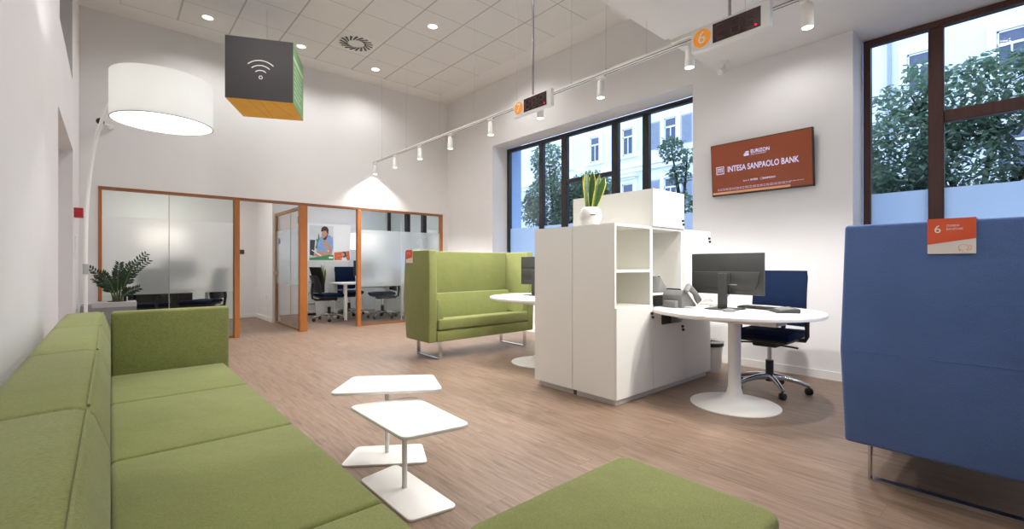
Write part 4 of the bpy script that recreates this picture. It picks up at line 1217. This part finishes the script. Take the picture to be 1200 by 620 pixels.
for k in range(18):
    a = 2 * PI * k / 18
    m = Matrix.Rotation(a, 4, 'Z')
    sl = [(0.105, -0.011), (0.245, -0.019), (0.245, 0.019), (0.105, 0.011)]
    tw = Matrix.Translation((0.16, 0, 0)) @ Matrix.Rotation(0.55, 4, 'Z') @ Matrix.Translation((-0.16, 0, 0))
    b.faces.new([b.verts.new(m @ tw @ Vector((p[0], p[1], -0.0065))) for p in sl])
ob('slots', b, M['black'], v)

# ------------------------------------------------------------------ right-hand office
tb = thing('office_meeting_table', 'white meeting table with square legs inside the right office', 'table', (3.95, 9.25, 0))
b = B(); prism(b, rounded([(-0.55, -0.32), (0.85, -0.32), (0.85, 0.42), (-0.55, 0.42)], 0.12), 'z', 0.712, 0.742, 0.004, 2); ob('tabletop', b, M['white'], tb, 40)
for (x, y) in ((-0.43, -0.19), (0.78, -0.25), (-0.43, 0.34), (0.78, 0.34)):
    b = B(); box(b, x - 0.03, x + 0.03, y - 0.03, y + 0.03, 0, 0.712, 0.003, 1); ob('leg', b, M['white'], tb)
b = B(); box(b, -0.1, 0.70, 0.02, 0.10, 0.62, 0.70); ob('cable_tray', b, M['ltgrey'], tb)
monitor((4.06, 9.48, 0.743), math.radians(205), 'dark monitor on the meeting table inside the right office, by the orange post', 0.5, 0.33)
sb = thing('office_sideboard', 'long white sideboard with drawers under the poster in the right office', 'sideboard', (2.5, 10.45, 0))
b = B(); box(b, 0.0, 1.62, 0.0, 0.42, 0.04, 1.17); ob('carcass', b, M['lam'], sb)
b = B(); box(b, 0.02, 1.60, 0.02, 0.42, 0.0, 0.04); ob('plinth', b, M['dark'], sb)
b = B(); box(b, -0.01, 1.63, -0.02, 0.42, 1.17, 1.20, 0.003, 1); ob('worktop', b, M['white'], sb)
for k in range(3):
    for (z0, z1) in ((0.06, 0.30), (0.305, 0.53), (0.535, 0.77), (0.775, 1.165)):
        b = B(); box(b, 0.005 + 0.54 * k, 0.535 + 0.54 * k, -0.018, -0.001, z0, z1, 0.002, 1); d = ob('drawer', b, M['lam'], sb)
        if z0 < 0.7:
            b = B(); box(b, 0.20 + 0.54 * k, 0.34 + 0.54 * k, -0.034, -0.018, z1 - 0.05, z1 - 0.035); ob('handle', b, M['ltgrey'], d)
        else:
            b = B(); box(b, 0.26 + 0.54 * k, 0.28 + 0.54 * k, -0.026, -0.018, z0 + 0.03, z0 + 0.05); ob('handle', b, M['dark'], d)
ws = thing('low_white_cabinet', 'low white pedestal cabinet behind the frosted glass near the office window', 'cabinet', (4.62, 9.55, 0))
b = B(); box(b, 0.0, 0.55, 0.0, 0.55, 0.03, 0.73); ob('carcass', b, M['lam'], ws)
b = B(); box(b, 0.02, 0.53, 0.02, 0.53, 0, 0.03); ob('plinth', b, M['ltgrey'], ws)
b = B(); box(b, 0.005, 0.545, -0.018, -0.001, 0.035, 0.725); ob('door', b, M['lam'], ws)
# poster board
po = thing('poster_board', 'white poster board with a bearded man in a blue shirt, standing on the sideboard', 'poster', (0, 10.78, 1.201))
b = B(); box(b, 3.33, 4.32, 0.0, 0.02, 0.0, 0.85); ob('board', b, M['print'], po)
px0, px1, pz1 = 3.37, 3.91, 0.80
def flat(name, pts, m, par, lay):
    bb = B(); bb.faces.new([bb.verts.new((x, -0.001 - 0.0015 * lay, z)) for x, z in pts][::1]); return ob(name, bb, m, par)
pic = flat('photo_print', [(px0, 0.01), (px1, 0.01), (px1, pz1), (px0, pz1)], M['pgrey'], po, 0)
W_ = px1 - px0
fx = lambda u, v: (px0 + u * W_, 0.01 + v * (pz1 - 0.01))
flat('printed_chair', [fx(*p) for p in ((0.02, 0.15), (0.18, 0.12), (0.24, 0.58), (0.03, 0.58))], M['pdark'], pic, 1)
lv = []
flat('printed_plant', [fx(*p) for p in ((0.24, 0.35), (0.30, 0.5), (0.27, 0.62), (0.34, 0.60), (0.38, 0.80), (0.42, 0.66), (0.36, 0.45), (0.33, 0.30))], M['pgreen'], pic, 1)
flat('printed_shirt', [fx(*p) for p in ((0.30, 0.22), (0.33, 0.50), (0.44, 0.66), (0.60, 0.70), (0.82, 0.74), (0.97, 0.66), (0.99, 0.36), (0.93, 0.28), (0.80, 0.34), (0.72, 0.20))], M['shirt'], pic, 2)
flat('printed_arm', [fx(*p) for p in ((0.18, 0.12), (0.22, 0.24), (0.50, 0.26), (0.76, 0.24), (0.92, 0.30), (0.94, 0.20), (0.80, 0.10), (0.40, 0.08))], M['skin'], pic, 3)
flat('printed_hand', [fx(*p) for p in ((0.58, 0.44), (0.62, 0.56), (0.70, 0.56), (0.96, 0.30), (0.90, 0.22), (0.78, 0.30))], M['skin'], pic, 3)
flat('printed_face', [fx(0.62 + 0.125 * math.cos(a) + 0.02 * math.sin(a), 0.73 + 0.15 * math.sin(a)) for a in [2 * PI * i / 24 for i in range(24)]], M['skin'], pic, 4)
flat('printed_beard', [fx(*p) for p in ((0.55, 0.62), (0.60, 0.585), (0.68, 0.60), (0.745, 0.70), (0.76, 0.80), (0.70, 0.70), (0.62, 0.66))], M['hair'], pic, 5)
flat('printed_hair', [fx(*p) for p in ((0.47, 0.84), (0.50, 0.94), (0.60, 0.99), (0.72, 0.975), (0.79, 0.90), (0.78, 0.74), (0.72, 0.80), (0.68, 0.86), (0.58, 0.85), (0.50, 0.82))], M['hair'], pic, 5)
flat('printed_tablet', [fx(*p) for p in ((0.08, 0.28), (0.11, 0.30), (0.50, 0.13), (0.46, 0.11))], M['print'], pic, 5)
flat('printed_green_band', [fx(*p) for p in ((0.0, 0.0), (1.0, 0.0), (1.0, 0.15), (0.78, 0.16), (0.40, 0.10), (0.0, 0.06))], M['pgreen'], pic, 6)
flat('printed_band_mark', [fx(*p) for p in ((0.80, 0.05), (0.97, 0.05), (0.97, 0.10), (0.80, 0.10))], M['print'], pic, 7)
pic2 = flat('small_photo_print', [(3.925, 0.01), (4.30, 0.01), (4.28, 0.23), (3.925, 0.19)], M['ppink'], po, 0)
flat('printed_child_hair', [(4.16 + 0.05 * math.cos(a), 0.14 + 0.075 * math.sin(a)) for a in [2 * PI * i / 18 for i in range(18)]], M['pdark'], pic2, 1)
flat('printed_child_face', [(4.135 + 0.035 * math.cos(a), 0.145 + 0.045 * math.sin(a)) for a in [2 * PI * i / 18 for i in range(18)]], M['skin'], pic2, 2)
flat('printed_child_top', [(4.10, 0.01), (4.24, 0.01), (4.20, 0.085), (4.12, 0.085)], M['print'], pic2, 1)
# snake plant in the office
t = thing('floor_snake_plant', 'green snake plant in a tall white pot between the sideboard and the sideways chair', 'plant', (3.42, 10.15, 0))
b = B(); lathe(b, [(0.10, 0), (0.14, 0.62), (0.13, 0.62), (0.125, 0.56)], 28); ob('pot', b, M['wplastic'], t, 50)
for k in range(7):
    a = k * 0.9
    g, y = blade((0.04 * math.cos(a), 0.04 * math.sin(a), 0.56), (0.09 * math.cos(a), 0.06 * math.sin(a), 1.02 + 0.09 * ((k * 3) % 4) / 3), 0.03, (0, 0, 0), k * 0.7)
    l_ = ob('leaf', g, M['snake'], t, 0); ob('leaf_margin', y, M['snakey'], l_, 0)
def drum_lamp(loc, z, r, h, label, arm=(0, 0)):
    t = thing('drum_floor_lamp', label, 'floor lamp', loc, 0)
    b = B(); cyl(b, 0.14, 0, 0.02, n=30); ob('base', b, M['white'], t, 50)
    b = B(); tube(b, [(0, 0, 0.02), (0, 0, z + h - 0.03)], 0.011, 10); ob('pole', b, M['white'], t, 50)
    b = B(); lathe(b, [(r * 1.0, z), (r * 0.94, z + h), (r * 0.94 - 0.003, z + h), (r - 0.003, z), (r, z)], 40, cap=False); s_ = ob('shade', b, mat('lit_white_shade', (250, 246, 238), 0.8, emit=(255, 246, 232), estr=0.9), t, 50)
    b = B(); cyl(b, r - 0.01, z + 0.01, z + 0.013, n=32); ob('diffuser', b, M['diffuser'], s_)
drum_lamp((4.36, 10.2, 0), 1.46, 0.27, 0.36, 'white drum floor lamp in the right office, half hidden by the orange post')
drum_lamp((0.70, 10.3, 0), 1.42, 0.34, 0.34, 'glowing white drum floor lamp blurred behind the frosted glass of the left office')
# left-hand office desk
dk = thing('office_desk', 'white-topped desk with a dark brown front panel behind the frosted glass of the left office', 'desk', (0.60, 9.45, 0))
b = B(); box(b, -0.55, 0.75, -0.35, 0.40, 0.712, 0.742, 0.003, 1); ob('desktop', b, M['white'], dk)
b = B(); box(b, -0.40, 0.42, -0.26, -0.24, 0.28, 0.700); ob('front_panel', b, M['brownpanel'], dk)
for (x, y) in ((-0.5, -0.3), (0.7, -0.3), (-0.5, 0.35), (0.7, 0.35)):
    b = B(); box(b, x - 0.025, x + 0.025, y - 0.025, y + 0.025, 0, 0.712); ob('leg', b, M['ltgrey'], dk)
monitor((0.85, 9.5, 0.743), math.radians(100), 'dark blurred monitor on the left office desk behind the frosted glass', 0.52, 0.33)

# ------------------------------------------------------------------ outdoors
XF = 24.0
fb = thing('apartment_building', 'pale rendered building with tall framed windows across the street', 'building', (XF, 12, -0.3))
b = B(); box(b, 0, 8, -30, 78, 0, 18); ob('wall', b, M['facade'], fb)
def far_window(y, z0, z1, w, shutters=False):
    y -= 12; z0 += 0.3; z1 += 0.3
    b = B()
    t_ = 0.16
    box(b, -0.10, 0, y - w / 2 - t_ - 0.1, y - w / 2 - 0.02, z0 - 0.1, z1 + t_ + 0.1); box(b, -0.10, 0, y + w / 2 + 0.02, y + w / 2 + t_ + 0.1, z0 - 0.1, z1 + t_ + 0.1)
    box(b, -0.10, 0, y - w / 2 - 0.02, y + w / 2 + 0.02, z1 + 0.02, z1 + t_ + 0.1)
    box(b, -0.22, 0, y - w / 2 - t_ - 0.22, y + w / 2 + t_ + 0.22, z0 - 0.22, z0 - 0.1)
    sr = ob('window', b, M['trimf'], fb)
    b = B(); s = 0.05
    box(b, -0.05, -0.01, y - w / 2, y - w / 2 + s, z0, z1); box(b, -0.05, -0.01, y + w / 2 - s, y + w / 2, z0, z1)
    box(b, -0.05, -0.01, y - w / 2, y + w / 2, z1 - s, z1); box(b, -0.05, -0.01, y - w / 2, y + w / 2, z0, z0 + s)
    box(b, -0.05, -0.01, y - s / 2, y + s / 2, z0, z0 + (z1 - z0) * 0.66); box(b, -0.05, -0.01, y - w / 2, y + w / 2, z0 + (z1 - z0) * 0.66, z0 + (z1 - z0) * 0.66 + 0.09)
    ob('sash', b, M['trimf'], sr)
    b = B(); box(b, -0.02, 0.01, y - w / 2, y + w / 2, z0, z0 + (z1 - z0) * 0.66); ob('pane', b, M['fpane'], sr)
    b = B(); box(b, -0.02, 0.01, y - w / 2, y + w / 2, z0 + (z1 - z0) * 0.66, z1); ob('blind', b, M['fblind'], sr)
    if shutters:
        for sg in (-1, 1):
            b = B(); yc = y + sg * (w / 2 + 0.62)
            box(b, -0.05, 0, yc - 0.30, yc + 0.30, z0, z1)
            n = 22
            for k in range(n): box(b, -0.09, -0.05, yc - 0.26, yc + 0.26, z0 + 0.05 + (z1 - z0 - 0.1) * k / n, z0 + 0.02 + (z1 - z0 - 0.1) * (k + 0.6) / n)
            ob('shutter', b, M['shut'], fb)
for y in (42.8, 40.2, 37.6, 35.0, 32.4, 29.8, 27.2, 24.2, 21.6, 19.05, 16.5, 13.65, 10.9, 8.3, 5.6, 2.98, 0.52, -2.2, -4.8):
    far_window(y, 7.85, 9.45, 0.72, y in (13.65,))
    far_window(y, 4.35, 6.05, 0.76, y in (13.65,))
    far_window(y, 11.2, 12.8, 0.72)
b = B(); box(b, -0.30, 0, -30, 78, 6.98 + 0.3, 7.12 + 0.3); box(b, -0.18, 0, -30, 78, 6.72 + 0.3, 6.98 + 0.3); ob('cornice', b, M['trimf'], fb)
b = B()
for y in (16.5, 19.05): box(b, -0.4, 0, y - 12 - 0.75, y - 12 + 0.75, 6.72, 6.86); box(b, -0.25, 0, y - 12 - 0.62, y - 12 + 0.62, 6.6, 6.72)
ob('window_hood', b, M['trimf'], fb)
b = B(); cyl(b, 0.07, 0, 17.5, -0.1, 3.9 - 12, 12); ob('downpipe', b, M['shut'], fb)

def tree(loc, blobs, n, leaf, label, trunk, branches, seed):
    t = thing('street_tree', label, 'tree', loc)
    r = random.Random(seed)
    s = B(); tube(s, [(0, 0, 0), (0.03, 0.02, trunk[1] * 0.5), (0, 0.05, trunk[1])], trunk[0], 8, [trunk[0] * 1.2, trunk[0], trunk[0] * 0.7])
    for (x, y, z) in branches:
        tube(s, bez((0, 0.03, trunk[1] * 0.9), (x * 0.3, y * 0.3, trunk[1] + 0.2), (x * 0.7, y * 0.7, z * 0.9), (x, y, z), 8), 0.03, 6, [0.05 - 0.005 * i for i in range(9)])
    ob('trunk', s, M['bark'], t, 60)
    f = B()
    tot = sum(b[3] * b[4] * b[5] for b in blobs) ** 1.0
    for (x, y, z, a, b_, c, dens) in [(*q, 1.0) if len(q) == 6 else q for q in blobs]:
        k = int(n * dens * (a * b_ * c) / tot)
        for i in range(k):
            while True:
                u = Vector((r.uniform(-1, 1), r.uniform(-1, 1), r.uniform(-1, 1)))
                if u.length < 1: break
            u = u.normalized() * (u.length ** 0.6)
            p = Vector((x + u.x * a, y + u.y * b_, z + u.z * c))
            d = Vector((r.uniform(-1, 1), r.uniform(-1, 1), r.uniform(-0.9, 0.3))).normalized()
            e = d.cross(Vector((r.uniform(-.4, .4), r.uniform(-.4, .4), 1))).normalized()
            l = leaf * r.uniform(0.6, 1.3)
            q = [p, p + d * l * 0.5 + e * l * 0.27, p + d * l, p + d * l * 0.5 - e * l * 0.27]
            f.faces.new([f.verts.new(v) for v in q])
    ob('foliage', f, M['tree'], t)
# tree seen in the left window
tree((9.3, 8.75, -0.3), [(0, 0.25, 3.2, 0.6, 0.85, 0.75), (0, 0.35, 4.3, 0.45, 0.5, 0.6), (0.1, -0.55, 3.0, 0.5, 0.6, 0.45), (0, 0.9, 3.0, 0.4, 0.45, 0.5), (0, 0.0, 2.3, 0.4, 0.5, 0.4, 0.5), (0, 0.5, 1.9, 0.3, 0.3, 0.5, 0.4), (0, -1.15, 3.2, 0.5, 0.62, 0.55), (0, -0.6, 2.75, 0.5, 0.6, 0.5), (0, -1.3, 2.5, 0.4, 0.5, 0.4), (0, -1.25, 3.45, 0.5, 0.55, 0.38), (0, -0.5, 3.35, 0.5, 0.5, 0.4), (0, -1.6, 2.95, 0.4, 0.3, 0.35)], 15000, 0.11, 'leafy street tree behind the dark left window, beyond the snake plant', (0.10, 2.2), [(0, 0.3, 4.3), (0.1, -0.7, 3.2), (0, 0.9, 3.2), (0, -1.3, 3.3)], 3)
tree((9.2, 4.95, -0.3), [(0, 0.28, 3.95, 0.22, 0.28, 0.28), (0, 0.10, 3.35, 0.22, 0.26, 0.22), (0, -0.05, 2.7, 0.25, 0.22, 0.28), (0, -0.1, 3.7, 0.15, 0.18, 0.2), (0, 0.05, 2.0, 0.3, 0.30, 0.5)], 2600, 0.10, 'slender street tree at the right edge of the left window', (0.05, 2.6), [(0, 0.3, 4.1), (0, 0.15, 3.4), (0, -0.1, 3.8)], 5)
tree((9.2, 0.55, -0.3), [(0, 0.75, 3.1, 0.6, 0.62, 0.75), (0, 0.95, 3.95, 0.3, 0.20, 0.28, 1.0), (0, 0.15, 2.8, 0.6, 0.6, 0.8), (0, 0.62, 4.1, 0.3, 0.20, 0.42), (0, -0.1, 3.75, 0.5, 0.75, 0.62), (0, -1.2, 3.6, 0.6, 0.7, 0.8), (0, -1.2, 2.7, 0.6, 0.8, 0.8), (0, 0.9, 2.3, 0.5, 0.6, 0.5)], 20000, 0.105, 'dense street tree filling the brown-framed right window', (0.12, 2.2), [(0, 0.7, 4.0), (0.1, -0.3, 3.9), (0, -1.2, 3.8), (0, 1.0, 3.2)], 8)
tree((9.6, 16.2, -0.3), [(0, 0, 3.0, 0.8, 1.3, 1.3), (0, 1.2, 3.4, 0.7, 0.9, 1.0)], 3000, 0.16, 'street tree seen through the upper pane of the right office window', (0.12, 2.4), [(0, 0.4, 3.8)], 12)
tree((11.6, 2.1, -0.3), [(0, 0.2, 2.6, 0.6, 0.7, 0.9), (0, 0.3, 3.3, 0.5, 0.42, 0.5)], 6000, 0.11, 'street tree at the left side of the right window, behind the dense one', (0.10, 2.0), [(0, 0.2, 3.4), (0, -0.3, 3.2)], 9)

# ------------------------------------------------------------------ lights
def spot(name, loc, e, size, blend, color=(1.0, 0.975, 0.948), r=0.03, target=None):
    l = bpy.data.lights.new(name, 'SPOT'); l.energy = e; l.spot_size = math.radians(size); l.spot_blend = blend; l.color = color; l.shadow_soft_size = r
    o = bpy.data.objects.new(name, l); COL.objects.link(o); o.location = loc
    if target is not None:
        o.rotation_euler = (Vector(target) - Vector(loc)).to_track_quat('-Z', 'Y').to_euler()
    return o
def area(name, loc, e, sx, sy, color=(1.0, 0.97, 0.94), rot=(0, 0, 0)):
    l = bpy.data.lights.new(name, 'AREA'); l.shape = 'RECTANGLE'; l.size = sx; l.size_y = sy; l.energy = e; l.color = color
    o = bpy.data.objects.new(name, l); COL.objects.link(o); o.location = loc; o.rotation_euler = rot
    return o
K = 0.62
for i, y in enumerate(HD):
    spot('track_and_niche_fill_beam', (XT, y, ZT - 0.235), 215 * K, 118, 0.45, r=0.022)
for y, tg in ((0.17, (3.30, 2.3, 0.9)), (-0.35, (3.75, 2.3, 1.1)), (-0.9, (3.5, 2.3, 1.2))):
    spot('track_and_niche_fill_beam', (XT, y, ZT - 0.235), 170 * K, 62, 0.4, r=0.022, color=(1.0, 0.95, 0.84), target=tg)  # aimed beams without modelled heads, added to brighten the cabinet niches
for (x, y) in list(dl_names) + [(0.974, 5.48), (2.164, 5.48), (0.974, 3.65), (2.164, 3.65), (3.35, 3.65), (4.5, 5.48)]:  # appended positions have no fixture; extra beams added as fill
    spot('downlight_and_fill_beam', (x, y, ZC - 0.03), 92 * K, 150, 0.7, r=0.06)
spot('wall_wash_beam', (0.56, 2.98, ZC - 0.03), 260 * K, 36, 0.35, color=(0.96, 0.97, 1.0), r=0.04)
for (x, y) in ((0.55, 2.05), (1.2, 1.5), (1.2, 0.2), (1.2, -1.2), (2.4, 1.5), (2.4, 0.0), (2.4, -1.2), (4.7, 1.6), (4.7, 0.2), (4.7, -1.0), (0.5, 0.6), (0.5, -1.0)):
    spot('soffit_fill_beam', (x, y, SOF - 0.02), 30 * K, 165, 0.6, r=0.05)  # unseen beams under the lowered ceiling, added as general fill
area('left_office_fill_light', (0.9, 9.4, 2.70), 40 * K, 1.6, 1.0)  # no fixture here; added fill so the left office is lit
area('right_office_fill_light', (3.8, 9.5, 2.70), 38 * K, 1.8, 1.0, (0.90, 0.95, 1.0))  # cool fill added under the right office ceiling, no fixture modelled
l = bpy.data.lights.new('lamp_bulb', 'POINT'); l.energy = 17 * K; l.color = (1, 0.95, 0.88); l.shadow_soft_size = 0.05
o = bpy.data.objects.new('lamp_bulb', l); COL.objects.link(o); o.location = (SX, SY, SZ + 0.12)
spot('lamp_downlight', (SX, SY, SZ - 0.01), 25 * K, 150, 0.6, r=0.2)

wd = bpy.data.worlds.new('evening_sky'); SC.world = wd; wd.use_nodes = True
nt = wd.node_tree; nt.nodes.clear()
wo = nt.nodes.new('ShaderNodeOutputWorld'); bg = nt.nodes.new('ShaderNodeBackground')
tc = nt.nodes.new('ShaderNodeTexCoord'); sx_ = nt.nodes.new('ShaderNodeSeparateXYZ'); cr = nt.nodes.new('ShaderNodeValToRGB')
nt.links.new(tc.outputs['Generated'], sx_.inputs[0]); nt.links.new(sx_.outputs[2], cr.inputs[0])
cr.color_ramp.elements[0].color = (0.62, 0.78, 1.0, 1); cr.color_ramp.elements[1].color = (0.42, 0.64, 1.0, 1)
nt.links.new(cr.outputs[0], bg.inputs[0]); bg.inputs[1].default_value = 3.8
nt.links.new(bg.outputs[0], wo.inputs[0])

# ------------------------------------------------------------------ camera
cam = bpy.data.cameras.new('camera')
cam.sensor_width = 36.0; cam.sensor_fit = 'HORIZONTAL'
cam.lens = 536.6 / 1200 * 36.0
cam.shift_y = -0.5 / 1200
cam.clip_start = 0.02; cam.clip_end = 200
co = bpy.data.objects.new('camera', cam); COL.objects.link(co)
co.location = (0, 0, 1.12); co.rotation_euler = (PI / 2, 0, -math.radians(41.24))
SC.camera = co

SC.view_settings.view_transform = 'Standard'
SC.view_settings.look = 'None'
SC.view_settings.exposure = -0.17
SC.view_settings.gamma = 1.03
SC.cycles.max_bounces = 10
SC.cycles.diffuse_bounces = 5
SC.cycles.transparent_max_bounces = 16
SC.cycles.sample_clamp_indirect = 6.0
SC.cycles.use_denoising = True
